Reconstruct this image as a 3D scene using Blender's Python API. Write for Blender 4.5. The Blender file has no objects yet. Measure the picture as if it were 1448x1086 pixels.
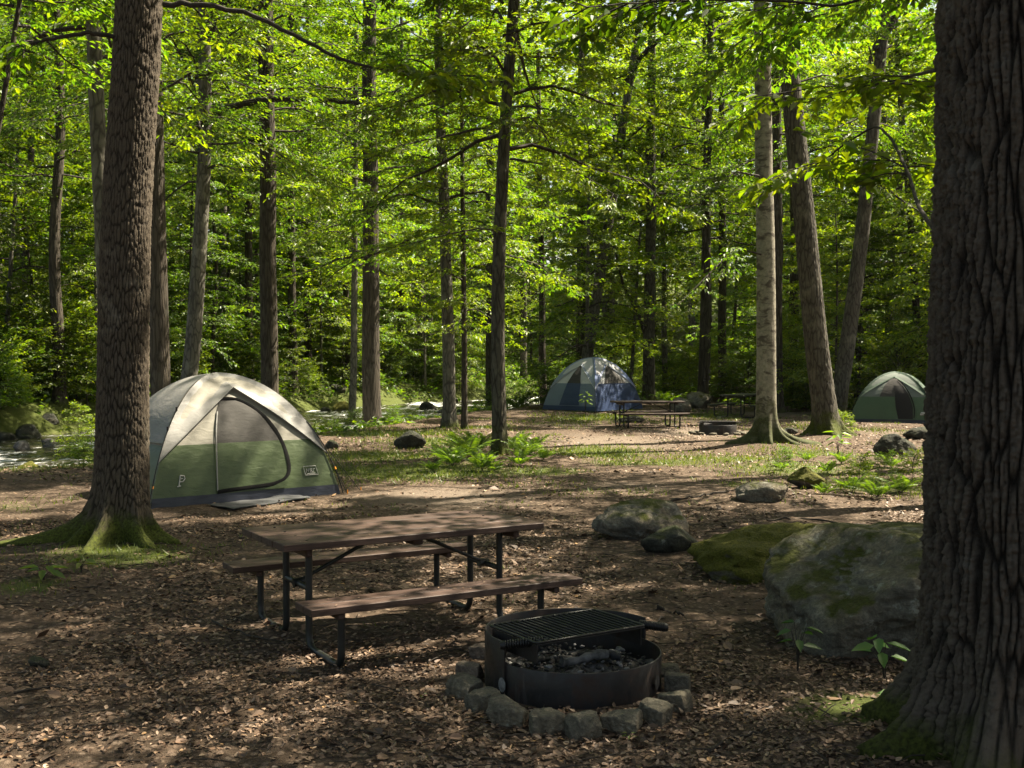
import bpy, math, random
import numpy as np
from mathutils import Vector, Matrix

PI = math.pi
scene = bpy.context.scene
COL = scene.collection
rs = np.random.RandomState

# ------------------------------------------------------------------ camera
F_PX, CAM_H, HOR = 1589.0, 1.93, 507.0
PITCH = math.atan((543 - HOR) / F_PX)

def ray(px, py):
    x, y = (px - 724) / F_PX, -(py - 543) / F_PX
    c, s = math.cos(-PITCH), math.sin(-PITCH)
    return Vector((x, c - y * s, s + y * c))

def gp(px, py, z=0.0):
    """point of the plane z under a picture point"""
    r = ray(px, py); t = (z - CAM_H) / r.z
    return Vector((r.x * t, r.y * t, z))

def dp(px, py, d):
    """point at distance d (metres forward) along a picture ray"""
    r = ray(px, py); t = d / r.y
    return Vector((r.x * t, d, CAM_H + r.z * t))

# ------------------------------------------------------------------ numpy noise
def _h(ix, iy, iz, seed):
    n = (ix * 374761393 + iy * 668265263 + iz * 2147483647 + seed * 1274126177) & 0xFFFFFFFF
    n = ((n ^ (n >> 13)) * 1274126177) & 0xFFFFFFFF
    n = ((n ^ (n >> 16)) * 2246822519) & 0xFFFFFFFF
    return ((n ^ (n >> 15)) & 0xFFFFFF) / float(0xFFFFFF)

def noise3(x, y, z, seed=0):
    x, y, z = np.broadcast_arrays(np.asarray(x, float), np.asarray(y, float), np.asarray(z, float))
    fx, fy, fz = np.floor(x), np.floor(y), np.floor(z)
    ix, iy, iz = fx.astype(np.int64), fy.astype(np.int64), fz.astype(np.int64)
    u, v, w = x - fx, y - fy, z - fz
    u, v, w = [t * t * t * (t * (t * 6 - 15) + 10) for t in (u, v, w)]
    r = 0
    for a in (0, 1):
        for b in (0, 1):
            for c in (0, 1):
                r = r + _h(ix + a, iy + b, iz + c, seed) * (u if a else 1 - u) * (v if b else 1 - v) * (w if c else 1 - w)
    return r * 2 - 1

def fbm(x, y, z, seed=0, oct=4, gain=.5):
    r, a, f = 0, 1, 1
    for o in range(oct):
        r = r + a * noise3(np.asarray(x) * f, np.asarray(y) * f, np.asarray(z) * f, seed + o * 17); a *= gain; f *= 2.03
    return r

def sstep(a, b, x):
    t = np.clip((np.asarray(x, float) - a) / (b - a), 0, 1)
    return t * t * (3 - 2 * t)

# ------------------------------------------------------------------ terrain
NB = np.array([(-60, 4), (-22, 13), (-9.3, 21.3), (-5.8, 31.5), (-3.6, 38.5), (-.8, 46.5), (3, 55), (14, 68), (40, 85)], float)

def bank(x, y):
    """signed distance to the near bank line, positive over the water"""
    x = np.asarray(x, float); y = np.asarray(y, float)
    best = np.full(np.broadcast(x, y).shape, 1e9); sg = np.zeros_like(best)
    for (ax, ay), (bx, by) in zip(NB[:-1], NB[1:]):
        dx, dy = bx - ax, by - ay; L2 = dx * dx + dy * dy
        t = np.clip(((x - ax) * dx + (y - ay) * dy) / L2, 0, 1)
        qx, qy = x - ax - t * dx, y - ay - t * dy
        d = np.hypot(qx, qy); s = np.sign(dx * qy - dy * qx)
        m = d < best
        best = np.where(m, d, best); sg = np.where(m, s, sg)
    return best * sg

WIDE = 9.5
MOUND = []      # (x, y, radius, height): low swells at tree bases

def gz(x, y):
    x = np.asarray(x, float); y = np.asarray(y, float)
    d = bank(x, y) + .5 * noise3(x * .35, y * .35, 0, 5)
    bed = -.85
    z = bed * sstep(-1.6, .7, d)
    z = z + (-bed + .25) * sstep(WIDE - 1.2, WIDE + 1.0, d)
    far = np.maximum(0, d - WIDE)
    z = z + np.where(far > 0, 13.5 * (1 - np.exp(-far * .34 / 13.5)) * (1 + .25 * noise3(x * .12, y * .12, 0, 9)) + .35 * noise3(x * .5, y * .5, 2, 4) * sstep(0, 3, far), 0)
    back = np.maximum(0, y - 50) * sstep(0, 8, -d)
    z = z + 12 * (1 - np.exp(-back * .13 / 12))
    z = z + .05 * noise3(x * .3, y * .3, 1, 3) * sstep(4, 12, y) + .02 * noise3(x * 1.3, y * 1.3, 1, 8)
    for mx, my, mr, mh in MOUND:
        z = z + mh * np.exp(-((x - mx) ** 2 + (y - my) ** 2) / (mr * mr))
    return z

def gzf(x, y):
    return float(gz(np.array([x]), np.array([y]))[0])

# ------------------------------------------------------------------ materials
class NT:
    def __init__(s, name):
        s.m = bpy.data.materials.new(name); s.m.use_nodes = True
        s.t = s.m.node_tree; s.t.nodes.clear()
        s.out = s.t.nodes.new('ShaderNodeOutputMaterial')
    def n(s, typ, ins=None, **props):
        d = s.t.nodes.new('ShaderNode' + typ)
        for k, v in props.items(): setattr(d, k, v)
        for k, v in (ins or {}).items():
            i = d.inputs[k]
            if isinstance(v, bpy.types.NodeSocket): s.t.links.new(v, i)
            elif isinstance(v, tuple) and len(v) == 3 and i.type == 'RGBA': i.default_value = (*v, 1)
            else: i.default_value = v
        return d
    def noise(s, co, scale, detail=3, rough=.55, w=0):
        return s.n('TexNoise', {'Vector': co, 'Scale': scale, 'Detail': detail, 'Roughness': rough, 'Distortion': w}).outputs['Fac']
    def ramp(s, fac, stops, interp='LINEAR'):
        d = s.n('ValToRGB', {'Fac': fac}); e = d.color_ramp.elements; d.color_ramp.interpolation = interp
        while len(e) < len(stops): e.new(.5)
        for q, (p, c) in zip(e, stops):
            q.position = p; q.color = (*c, 1) if isinstance(c, tuple) else (c, c, c, 1)
        return d.outputs['Color']
    def mix(s, f, a, b, bt='MIX'):
        return s.n('MixRGB', {'Fac': f, 'Color1': a, 'Color2': b}, blend_type=bt).outputs[0]
    def math(s, op, a, b=0.0):
        return s.n('Math', {0: a, 1: b}, operation=op).outputs[0]
    def co(s, out='Object', scale=None):
        c = s.n('TexCoord').outputs[out]
        if scale: c = s.n('Mapping', {'Vector': c, 'Scale': scale}).outputs[0]
        return c
    def bump(s, h, strength=.5, dist=.02):
        return s.n('Bump', {'Height': h, 'Strength': strength, 'Distance': dist}).outputs[0]
    def pbr(s, col, rough=.8, normal=None, metal=0.0, spec=.5):
        ins = {'Base Color': col, 'Roughness': rough, 'Metallic': metal, 'Specular IOR Level': spec}
        if normal is not None: ins['Normal'] = normal
        p = s.n('BsdfPrincipled', ins)
        s.t.links.new(p.outputs[0], s.out.inputs[0]); return s.m
    def surf(s, sh):
        s.t.links.new(sh, s.out.inputs[0]); return s.m

def m_leaf(name, cols, trans, tmix=.5):
    t = NT(name)
    g = t.n('NewGeometry').outputs['Random Per Island']
    o = t.n('ObjectInfo').outputs['Random']
    c = t.ramp(g, cols)
    v = t.math('ADD', t.math('MULTIPLY', o, .7), .6)
    c = t.mix(1, c, t.n('CombineColor', {0: v, 1: v, 2: v}).outputs[0], 'MULTIPLY')
    c2 = t.mix(1, c, trans, 'MULTIPLY')
    d = t.n('BsdfDiffuse', {'Color': c}); tr = t.n('BsdfTranslucent', {'Color': c2})
    gl = t.n('BsdfGlossy', {'Color': (.9, .95, .9), 'Roughness': .48})
    a = t.n('MixShader', {0: tmix, 1: d.outputs[0], 2: tr.outputs[0]})
    b = t.n('MixShader', {0: .032, 1: a.outputs[0], 2: gl.outputs[0]})
    return t.surf(b.outputs[0])

def m_bark(name, dark, light, lichen, sc=9.0, stretch=.13, bump=.9, moss=.0, lich=.45, mz=.5, plates=False):
    t = NT(name)
    co = t.co('Object', (1, 1, stretch))
    co0 = t.co('Object')
    wv = t.n('TexNoise', {'Vector': co, 'Scale': sc * .6, 'Detail': 2.0})
    cw = t.mix(.12, co, wv.outputs['Color'], 'ADD')
    vo = t.n('TexVoronoi', {'Vector': cw, 'Scale': sc}, feature='DISTANCE_TO_EDGE').outputs['Distance']
    ridge = t.ramp(vo, [(0, .15), (.18, 1.0)])
    fine = t.noise(t.co('Object', (1, 1, .3)), sc * 5, 5, .7)
    hgt = t.mix(.45, ridge, fine)
    if plates: hgt = t.mix(.48, t.n('Attribute', attribute_name='ridge').outputs['Fac'], fine)
    c = t.ramp(hgt, [(.2, dark), (.75, light)])
    big = t.noise(co0, 2.2, 4, .6)
    c = t.mix(t.ramp(big, [(.62 - lich * .25, 0.0), (.78 - lich * .2, .75)]), c, t.mix(hgt, tuple(v * .45 for v in lichen), lichen))
    if moss:
        z = t.n('SeparateXYZ', {0: co0}).outputs[2]
        f = t.math('SUBTRACT', t.math('ADD', t.math('MULTIPLY', t.noise(co0, 4, 4), 1.3), moss - .65), t.math('MULTIPLY', z, 1 / mz))
        f = t.ramp(f, [(-.0, 0.0), (.45, 1.0)])
        mc = t.ramp(t.noise(co0, 45, 4), [(.3, (.015, .02, .004)), (.75, (.085, .10, .015))])
        c = t.mix(f, c, mc)
    return t.pbr(c, .92, t.bump(hgt, bump, .03), spec=.2)

def m_plain(name, col, rough=.6, var=.25, sc=20.0, metal=0.0, bump=0.0, dist=.004, spec=.4):
    t = NT(name); co = t.co('Object')
    n = t.noise(co, sc, 5, .6)
    c = t.mix(t.ramp(n, [(.3, 0.0), (.75, 1.0)]), tuple(v * (1 - var) for v in col), tuple(min(1, v * (1 + var)) for v in col))
    return t.pbr(c, rough, t.bump(n, bump, dist) if bump else None, metal, spec)

def m_fabric(name, col, rough=.5, trans=0.12):
    t = NT(name); co = t.co('Object')
    w = t.n('TexNoise', {'Vector': t.co('Object', (1, 1, 1.6)), 'Scale': 4.0, 'Detail': 3.0, 'Roughness': .5, 'Distortion': .3}).outputs['Fac']
    dirt = t.noise(co, 2.0, 5, .65)
    c = t.mix(t.ramp(dirt, [(.35, 0.0), (.8, .5)]), col, tuple(v * .72 for v in col))
    w2 = t.noise(t.n('Mapping', {'Vector': co, 'Rotation': (.5, .75, .3), 'Scale': (1, 1, 3.0)}).outputs[0], 4, 3, .5, .5)
    nb = t.bump(t.mix(.5, w, w2), .33, .05)
    p = t.n('BsdfPrincipled', {'Base Color': c, 'Roughness': rough, 'Normal': nb, 'Specular IOR Level': .35})
    tr = t.n('BsdfTranslucent', {'Color': c, 'Normal': nb})
    x = t.n('MixShader', {0: trans, 1: p.outputs[0], 2: tr.outputs[0]})
    return t.surf(x.outputs[0])

def m_rock(name, base, moss=.4, lich=.4, mosscol=(.075, .085, .012)):
    t = NT(name); co = t.co('Object')
    n1 = t.noise(co, 5, 8, .65); n2 = t.noise(co, 40, 5, .7); n3 = t.noise(co, 2.2, 5, .6, .4)
    c = t.ramp(n1, [(.3, tuple(v * .4 for v in base)), (.55, base), (.8, tuple(v * 1.6 for v in base))])
    c = t.mix(t.ramp(t.noise(co, 3, 4), [(.45, 0.0), (.7, .6)]), c, (base[0] * 1.1, base[1] * .85, base[2] * .6))
    wv = t.n('TexNoise', {'Vector': co, 'Scale': 3.0, 'Detail': 4.0})
    cr = t.n('TexVoronoi', {'Vector': t.mix(.35, co, wv.outputs['Color'], 'ADD'), 'Scale': 1.3}, feature='DISTANCE_TO_EDGE').outputs['Distance']
    crk = t.ramp(cr, [(0, 0.0), (.03, 1.0)])
    c = t.mix(t.math('MULTIPLY', t.math('SUBTRACT', 1.0, crk), .5), c, tuple(v * .2 for v in base))
    c = t.mix(t.ramp(n2, [(.42, .55), (.6, 0.0)]), c, tuple(v * .4 for v in base))
    c = t.mix(t.ramp(t.noise(co, 9, 6, .7), [(.64 - .1 * lich, 0.0), (.70 - .1 * lich, .55)]), c, (.30, .31, .26))
    nz = t.n('SeparateXYZ', {0: t.n('NewGeometry').outputs['Normal']}).outputs[2]
    f = t.math('ADD', t.math('MULTIPLY', nz, .5), t.math('ADD', t.math('MULTIPLY', n3, 1.5), moss - 1.25))
    f = t.ramp(f, [(.1, 0.0), (.3, 1.0)])
    mc = t.ramp(t.noise(co, 55, 4, .7), [(.3, tuple(v * .25 for v in mosscol)), (.75, mosscol)])
    c = t.mix(f, c, mc)
    h = t.mix(.15, t.mix(.5, n1, n2), crk)
    return t.pbr(c, .9, t.bump(h, 1.0, .05), spec=.2)

def m_wood(name, a, b, ax='X', wear=(.26, .21, .18)):
    t = NT(name)
    sc = (.06, 1, 1) if ax == 'X' else (1, .06, 1)
    co = t.co('Object', sc)
    n = t.noise(co, 26, 6, .65, .6); g = t.noise(co, 140, 3, .7)
    co2 = t.co('Object', (.35, 1, 1))
    c = t.ramp(n, [(.3, a), (.7, b)])
    c = t.mix(t.ramp(g, [(.4, .6), (.6, 0.0)]), c, tuple(v * .35 for v in a))
    c = t.mix(t.ramp(t.noise(co2, 7, 6, .7), [(.55, 0.0), (.75, .55)]), c, wear)
    h = t.mix(.5, n, g)
    return t.pbr(c, t.ramp(t.noise(co2, 5, 4), [(.3, .5), (.7, .75)]), t.bump(h, .5, .006), spec=.3)

M = {}
G = lambda a: a
M['leaf_bright'] = m_leaf('leaf_bright', [(0, (.050, .090, .007)), (.5, (.088, .128, .008)), (1, (.132, .152, .009))], (2.5, 2.65, .30), .57)
M['leaf_mid'] = m_leaf('leaf_mid', [(0, (.028, .062, .007)), (.5, (.054, .092, .008)), (1, (.094, .120, .009))], (2.3, 2.65, .36), .55)
M['leaf_deep'] = m_leaf('leaf_deep', [(0, (.020, .055, .014)), (.6, (.034, .078, .015)), (1, (.055, .10, .014))], (1.9, 2.1, .8), .5)
M['fern'] = m_leaf('fern_green', [(0, (.05, .10, .014)), (1, (.11, .17, .02))], (2.4, 2.4, .6), .45)
M['grass'] = m_leaf('grass_green', [(0, (.045, .075, .009)), (.7, (.08, .11, .013)), (1, (.12, .12, .03))], (1.8, 1.8, .5), .4)
M['seedling'] = m_leaf('seedling_green', [(0, (.05, .12, .03)), (1, (.08, .16, .03))], (1.2, 1.3, .6), .35)
M['bark_oak'] = m_bark('bark_oak', (.014, .011, .008), (.080, .064, .046), (.23, .205, .16), 40, .5, .6, .66, .15, .55, True)
M['bark_big'] = m_bark('bark_dark_furrowed', (.007, .006, .0045), (.105, .088, .068), (.20, .19, .16), 55, .55, 1.0, .5, .06, .35, True)
M['bark_dark'] = m_bark('bark_dark', (.012, .0095, .007), (.060, .050, .037), (.10, .095, .075), 13, .12, .8, .35, .2)
M['bark_grey'] = m_bark('bark_grey', (.028, .025, .020), (.105, .098, .079), (.20, .19, .15), 10, .3, .5, .45, .45)
M['bark_mossy'] = m_bark('bark_brown_mossy', (.014, .012, .009), (.070, .063, .048), (.15, .14, .105), 12, .22, .7, .6, .4, 1.0)
M['twig'] = m_plain('twig_bark', (.025, .019, .013), .9, .4, 12)
def m_birch():
    t = NT('bark_pale_birch'); co0 = t.co('Object')
    n = t.noise(t.co('Object', (1, 1, 2.2)), 3.2, 6, .62, .5)
    c = t.ramp(t.noise(co0, 12, 5, .7), [(.3, (.11, .10, .075)), (.7, (.24, .225, .17))])
    c = t.mix(t.ramp(n, [(.50, 0.0), (.60, .85)]), c, (.045, .036, .026))
    band = t.noise(t.co('Object', (.8, .8, 4)), 3.4, 6, .7, .8)
    c = t.mix(t.ramp(band, [(.62, 0.0), (.70, .8)]), c, (.03, .024, .018))
    z = t.n('SeparateXYZ', {0: co0}).outputs[2]
    f = t.math('SUBTRACT', t.math('MULTIPLY', t.noise(co0, 4, 4), 2.0), t.math('MULTIPLY', z, .75))
    c = t.mix(t.ramp(f, [(.2, 0.0), (.8, .95)]), c, t.ramp(t.noise(co0, 40, 4), [(.3, (.012, .014, .004)), (.75, (.06, .07, .015))]))
    return t.pbr(c, .85, t.bump(n, .5, .02), spec=.25)
M['bark_birch'] = m_birch()
M['rock'] = m_rock('rock_grey', (.19, .175, .14), .30, .5)
M['rock_moss'] = m_rock('rock_mossy', (.11, .10, .08), .85, .3, (.11, .11, .013))
M['rock_big'] = m_rock('rock_boulder', (.165, .155, .12), .30, .6, (.07, .08, .012))
M['rock_dark'] = m_rock('rock_dark', (.055, .057, .045), .30, .2, (.035, .045, .012))
M['stone'] = m_rock('fire_stone', (.155, .14, .105), .02, .3, (.05, .06, .02))
M['stone_pale'] = m_rock('fire_stone_pale', (.22, .18, .14), -.1, .3)
M['rock_wet'] = m_rock('rock_stream', (.13, .125, .12), .12, .3)
M['steel_black'] = m_plain('black_steel', (.012, .012, .012), .48, .4, 30, .3, .15)
def m_soot():
    t = NT('sooty_rusty_steel'); co = t.co('Object'); n = t.noise(co, 7, 6, .7, .5); f = t.noise(co, 50, 4, .7)
    c = t.mix(t.ramp(n, [(.48, 0.0), (.66, 1.0)]), t.mix(f, (.008, .008, .008), (.022, .02, .019)), t.mix(f, (.018, .011, .008), (.042, .024, .016)))
    c = t.mix(t.ramp(t.noise(t.co('Object', (1, 1, .15)), 16, 4), [(.6, 0.0), (.75, .5)]), c, (.075, .068, .062))
    return t.pbr(c, t.ramp(n, [(.4, .42), (.7, .85)]), t.bump(t.mix(.5, n, f), .3, .006), .2, .4)
M['steel_rust'] = m_soot()
M['steel_green'] = m_plain('painted_pipe', (.016, .017, .015), .5, .4, 14, .2)
M['wood_table'] = m_wood('wood_brown', (.030, .017, .012), (.080, .046, .034), 'X', (.125, .084, .067))
M['wood_far'] = m_wood('wood_far', (.04, .026, .02), (.085, .058, .045))
M['wood_green'] = m_wood('wood_greenish', (.025, .03, .018), (.055, .06, .035))
M['fly_grey'] = m_fabric('fly_grey', (.20, .197, .187), .6)
M['fly_side'] = m_fabric('fly_grey_side', (.20, .197, .187), .6)
M['cream'] = m_fabric('wall_cream', (.22, .208, .172), .65)
M['t_green'] = m_fabric('wall_green', (.050, .072, .029), .45, .08)
M['navy'] = m_fabric('floor_navy', (.014, .017, .028), .4, .0)
M['mesh_dark'] = m_fabric('mesh_dark', (.035, .033, .030), .85, .0)
M['zip'] = m_plain('zipper_black', (.010, .010, .010), .9, spec=.1)
M['white_print'] = m_plain('print_white', (.36, .36, .34), .6, .1)
M['orange'] = m_plain('orange_clip', (.75, .28, .02), .5, .1)
M['mat_grey'] = m_fabric('mat_charcoal', (.045, .047, .05), .7, .0)
M['b_grey'] = m_fabric('wall_slate', (.13, .165, .215), .5)
M['b_light'] = m_fabric('fly_slate', (.20, .235, .29), .6)
M['b_blue'] = m_fabric('fly_blue', (.15, .20, .36), .5)
M['b_navy'] = m_fabric('wall_navy', (.022, .040, .095), .5, .03)
M['b_white'] = m_fabric('wall_pale', (.42, .42, .42), .6)
M['g_fly'] = m_fabric('fly_dark_green', (.030, .056, .036), .8, .03)
M['g_wall'] = m_fabric('wall_dark_green', (.04, .072, .035), .5, .05)
M['g_pale'] = m_fabric('wall_pale_grey', (.10, .12, .105), .8)
M['black'] = m_plain('painted_dark_inside', (.006, .006, .006), .9, .1)
M['coal'] = m_plain('charcoal', (.018, .018, .018), .75, .6, 25, 0, .5, .01)
M['ash'] = m_plain('grey_ash', (.15, .147, .143), .95, .6, 30, 0, .6, .01)
def m_ashbed():
    t = NT('ash_bed'); co = t.co('Object'); n = t.noise(co, 9, 6, .7, .4); f = t.noise(co, 60, 4, .7)
    c = t.mix(t.ramp(n, [(.45, 0.0), (.62, 1.0)]), t.mix(f, (.006, .006, .006), (.03, .028, .026)), t.mix(f, (.07, .066, .06), (.22, .21, .2)))
    return t.pbr(c, .95, t.bump(t.mix(.5, n, f), .8, .015), spec=.1)
M['ashbed'] = m_ashbed()
M['log_ash'] = m_plain('charred_wood', (.10, .098, .095), .9, .8, 14, 0, .5, .01)
M['soil'] = m_plain('dark_soil', (.03, .022, .016), .95, .5, 12, 0, .5, .02)
M['moss'] = m_plain('moss', (.05, .058, .010), .95, .6, 40, 0, .9, .02)

def m_litter():
    t = NT('dry_leaves')
    g = t.n('NewGeometry').outputs['Random Per Island']
    c = t.ramp(g, [(0, (.040, .023, .012)), (.3, (.088, .050, .028)), (.55, (.140, .083, .048)), (.76, (.19, .120, .072)), (.9, (.25, .165, .105)), (.97, (.33, .24, .165)), (1, (.32, .17, .05))])
    n = t.noise(t.co('Object'), 60, 3)
    c = t.mix(.6, c, t.ramp(n, [(.3, .45), (.7, 1.0)]), 'MULTIPLY')
    d = t.n('BsdfPrincipled', {'Base Color': c, 'Roughness': .62, 'Specular IOR Level': .4})
    return t.surf(d.outputs[0])
M['litter'] = m_litter()

def m_ground():
    t = NT('forest_floor'); co = t.co('Object')
    pa = t.n('Attribute', attribute_name='path').outputs['Fac']; gr = t.n('Attribute', attribute_name='green').outputs['Fac']
    n1 = t.noise(co, .7, 6, .6); n2 = t.noise(co, 9, 6, .7); n3 = t.noise(co, 60, 4, .7)
    soil = t.ramp(n2, [(.25, (.024, .017, .011)), (.5, (.058, .041, .028)), (.8, (.108, .080, .057))])
    vo = t.n('TexVoronoi', {'Vector': co, 'Scale': 22.0, 'Randomness': 1.0})
    lc = t.ramp(vo.outputs['Color'], [(.1, (.05, .032, .02)), (.5, (.12, .085, .06)), (.9, (.23, .175, .13))])
    lm = t.ramp(vo.outputs['Distance'], [(.25, .8), (.5, 0.0)])
    c = t.mix(lm, soil, lc)
    pc = t.ramp(n3, [(.25, (.10, .078, .062)), (.6, (.155, .125, .096)), (.85, (.24, .20, .16))])
    pf = t.ramp(t.math('ADD', pa, t.math('MULTIPLY', t.math('SUBTRACT', n2, .5), .9)), [(.5, 0.0), (.95, .8)])
    c = t.mix(pf, c, pc)
    gc = t.ramp(n3, [(.3, (.028, .042, .008)), (.75, (.085, .11, .018))])
    gf = t.ramp(t.math('ADD', gr, t.math('MULTIPLY', t.math('SUBTRACT', n2, .5), 1.1)), [(.4, 0.0), (.75, .85)])
    c = t.mix(gf, c, gc)
    h = t.mix(.5, n2, n3)
    return t.pbr(c, .95, t.bump(h, .9, .04), spec=.15)
M['ground'] = m_ground()

def m_water():
    t = NT('stream_water'); co = t.co('Object')
    ra = t.n('VectorRotate', {'Vector': co, 'Angle': math.radians(-70)}, rotation_type='Z_AXIS').outputs[0]
    st = t.n('Mapping', {'Vector': ra, 'Scale': (.30, 1.0, 1)}).outputs[0]
    n = t.noise(st, 5.5, 5, .65, .8); n2 = t.noise(co, 9, 4, .6); big = t.noise(co, .33, 3)
    f = t.math('ADD', n, t.math('MULTIPLY', t.math('SUBTRACT', big, .5), .9))
    foam = t.ramp(f, [(.52, 0.0), (.64, 1.0)])
    c = t.mix(foam, (.030, .028, .019), (.72, .74, .74))
    h = t.mix(.5, n, n2)
    return t.pbr(c, t.ramp(foam, [(0, .07), (1, .6)]), t.bump(h, .8, .12), spec=.6)
M['water'] = m_water()

# ------------------------------------------------------------------ mesh helpers
class MB:
    def __init__(s):
        s.V = []; s.T = []; s.Q = []; s.n = 0; s.ti = []; s.qi = []
    def add(s, v, t=None, q=None, mi=0):
        v = np.asarray(v, float).reshape(-1, 3)
        if t is not None and len(t):
            t = np.asarray(t, int).reshape(-1, 3); s.T.append(t + s.n); s.ti.append(np.full(len(t), mi))
        if q is not None and len(q):
            q = np.asarray(q, int).reshape(-1, 4); s.Q.append(q + s.n); s.qi.append(np.full(len(q), mi))
        s.V.append(v); s.n += len(v); return s
    def grid(s, P, closed_u=False, closed_v=False, mi=0):
        P = np.asarray(P, float); a, b = P.shape[:2]
        i = np.arange(a if closed_u else a - 1)[:, None]; j = np.arange(b if closed_v else b - 1)[None, :]
        i2 = (i + 1) % a; j2 = (j + 1) % b
        q = np.stack(np.broadcast_arrays(i * b + j, i2 * b + j, i2 * b + j2, i * b + j2), -1).reshape(-1, 4)
        return s.add(P.reshape(-1, 3), q=q, mi=mi)
    def tube(s, pts, r, sides=8, caps=True, mi=0):
        pts = np.asarray([tuple(p) for p in pts], float); n = len(pts)
        r = np.full(n, r, float) if np.isscalar(r) else np.asarray(r, float)
        tan = np.gradient(pts, axis=0) if n > 2 else np.repeat((pts[1] - pts[0])[None], 2, 0)
        tan /= np.linalg.norm(tan, axis=1)[:, None] + 1e-12
        up = np.array([0, 0, 1.]) if abs(tan[0][2]) < .9 else np.array([1., 0, 0])
        rings = []; u = np.cross(up, tan[0]); u /= np.linalg.norm(u)
        a = np.arange(sides) / sides * 2 * PI
        for k in range(n):
            u = u - tan[k] * u.dot(tan[k]); u /= np.linalg.norm(u) + 1e-12
            w = np.cross(tan[k], u)
            rings.append(pts[k] + r[k] * (np.cos(a)[:, None] * u + np.sin(a)[:, None] * w))
        P = np.array(rings); b = s.n
        s.grid(P, closed_v=True, mi=mi)
        if caps:
            for k, rev in ((0, True), (n - 1, False)):
                c = P[k].mean(0); v = np.vstack([P[k], c]); i = np.arange(sides); j = (i + 1) % sides
                t = np.stack([j, i, np.full(sides, sides)], -1) if rev else np.stack([i, j, np.full(sides, sides)], -1)
                s.add(v, t=t, mi=mi)
        return s
    def box(s, cx, cy, cz, sx, sy, sz, R=None, bev=0.0, mi=0):
        hx, hy, hz = sx / 2, sy / 2, sz / 2
        if bev:
            b = bev
            pts = []
            for z, k in ((-hz, b), (-hz + b, 0), (hz - b, 0), (hz, b)):
                x, y = hx - k, hy - k
                c = b
                ring = [(-x + c, -y), (x - c, -y), (x, -y + c), (x, y - c), (x - c, y), (-x + c, y), (-x, y - c), (-x, -y + c)]
                pts.append([(p, q, z) for p, q in ring])
            P = np.array(pts); o = np.array([cx, cy, cz])
            def tf(A):
                A = A if R is None else A @ np.array(R).T
                return A + o
            s.grid(tf(P.reshape(-1, 3)).reshape(P.shape), closed_v=True, mi=mi)
            for k, rev in ((0, True), (3, False)):
                ring = P[k]
                cen = np.array([[0, 0, ring[0][2]]])
                v = tf(np.vstack([ring, cen])); i = np.arange(8); j = (i + 1) % 8; m = np.full(8, 8)
                s.add(v, t=np.stack([j, i, m], -1) if rev else np.stack([i, j, m], -1), mi=mi)
            return s
        v = np.array([(x, y, z) for z in (-hz, hz) for y in (-hy, hy) for x in (-hx, hx)])
        if R is not None: v = v @ np.array(R).T
        return s.add(v + np.array([cx, cy, cz]), q=[(0, 2, 3, 1), (4, 5, 7, 6), (0, 1, 5, 4), (2, 6, 7, 3), (0, 4, 6, 2), (1, 3, 7, 5)], mi=mi)
    def mesh(s, name, mats, smooth=True):
        me = bpy.data.meshes.new(name)
        V = np.concatenate(s.V); T = np.concatenate(s.T) if s.T else np.zeros((0, 3), int); Q = np.concatenate(s.Q) if s.Q else np.zeros((0, 4), int)
        me.vertices.add(len(V)); me.vertices.foreach_set('co', V.astype(np.float32).ravel())
        nl = T.size + Q.size; npol = len(T) + len(Q)
        me.loops.add(nl); me.loops.foreach_set('vertex_index', np.concatenate([T.ravel(), Q.ravel()]).astype(np.int32))
        me.polygons.add(npol)
        me.polygons.foreach_set('loop_start', np.concatenate([np.arange(len(T)) * 3, T.size + np.arange(len(Q)) * 4]).astype(np.int32))
        mats = mats if isinstance(mats, (list, tuple)) else [mats]
        for m in mats: me.materials.append(m)
        if len(mats) > 1:
            me.polygons.foreach_set('material_index', np.concatenate(s.ti + s.qi).astype(np.int32))
        me.polygons.foreach_set('use_smooth', np.full(npol, bool(smooth)))
        me.update(calc_edges=True)
        return me
    def obj(s, name, mats, parent=None, smooth=True, loc=None):
        return link(name, s.mesh(name, mats, smooth), parent, loc)

def link(name, me, parent=None, loc=None):
    o = bpy.data.objects.new(name, me); COL.objects.link(o)
    if parent is not None: o.parent = parent
    if loc is not None: o.location = loc
    return o

def tag(o, label=None, cat=None, group=None, kind=None):
    for k, v in (('label', label), ('category', cat), ('group', group), ('kind', kind)):
        if v: o[k] = v
    return o

def thing(name, loc, label, cat, group=None, rz=0.0):
    o = link(name, None, None, loc); o.rotation_euler.z = rz
    return tag(o, label, cat, group)

def dup(root, loc, rz=0.0, sc=1.0, label=None, group=None, tilt=(0, 0)):
    r = root.copy(); COL.objects.link(r); r.location = loc; r.rotation_euler = (tilt[0], tilt[1], rz); r.scale = (sc, sc, sc)
    if label: r['label'] = label
    if group: r['group'] = group
    for ch in root.children:
        c = ch.copy(); COL.objects.link(c); c.parent = r
        for g in ch.children:
            d = g.copy(); COL.objects.link(d); d.parent = c
    return r

def unit(a):
    return a / (np.linalg.norm(a, axis=-1, keepdims=True) + 1e-12)

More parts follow.
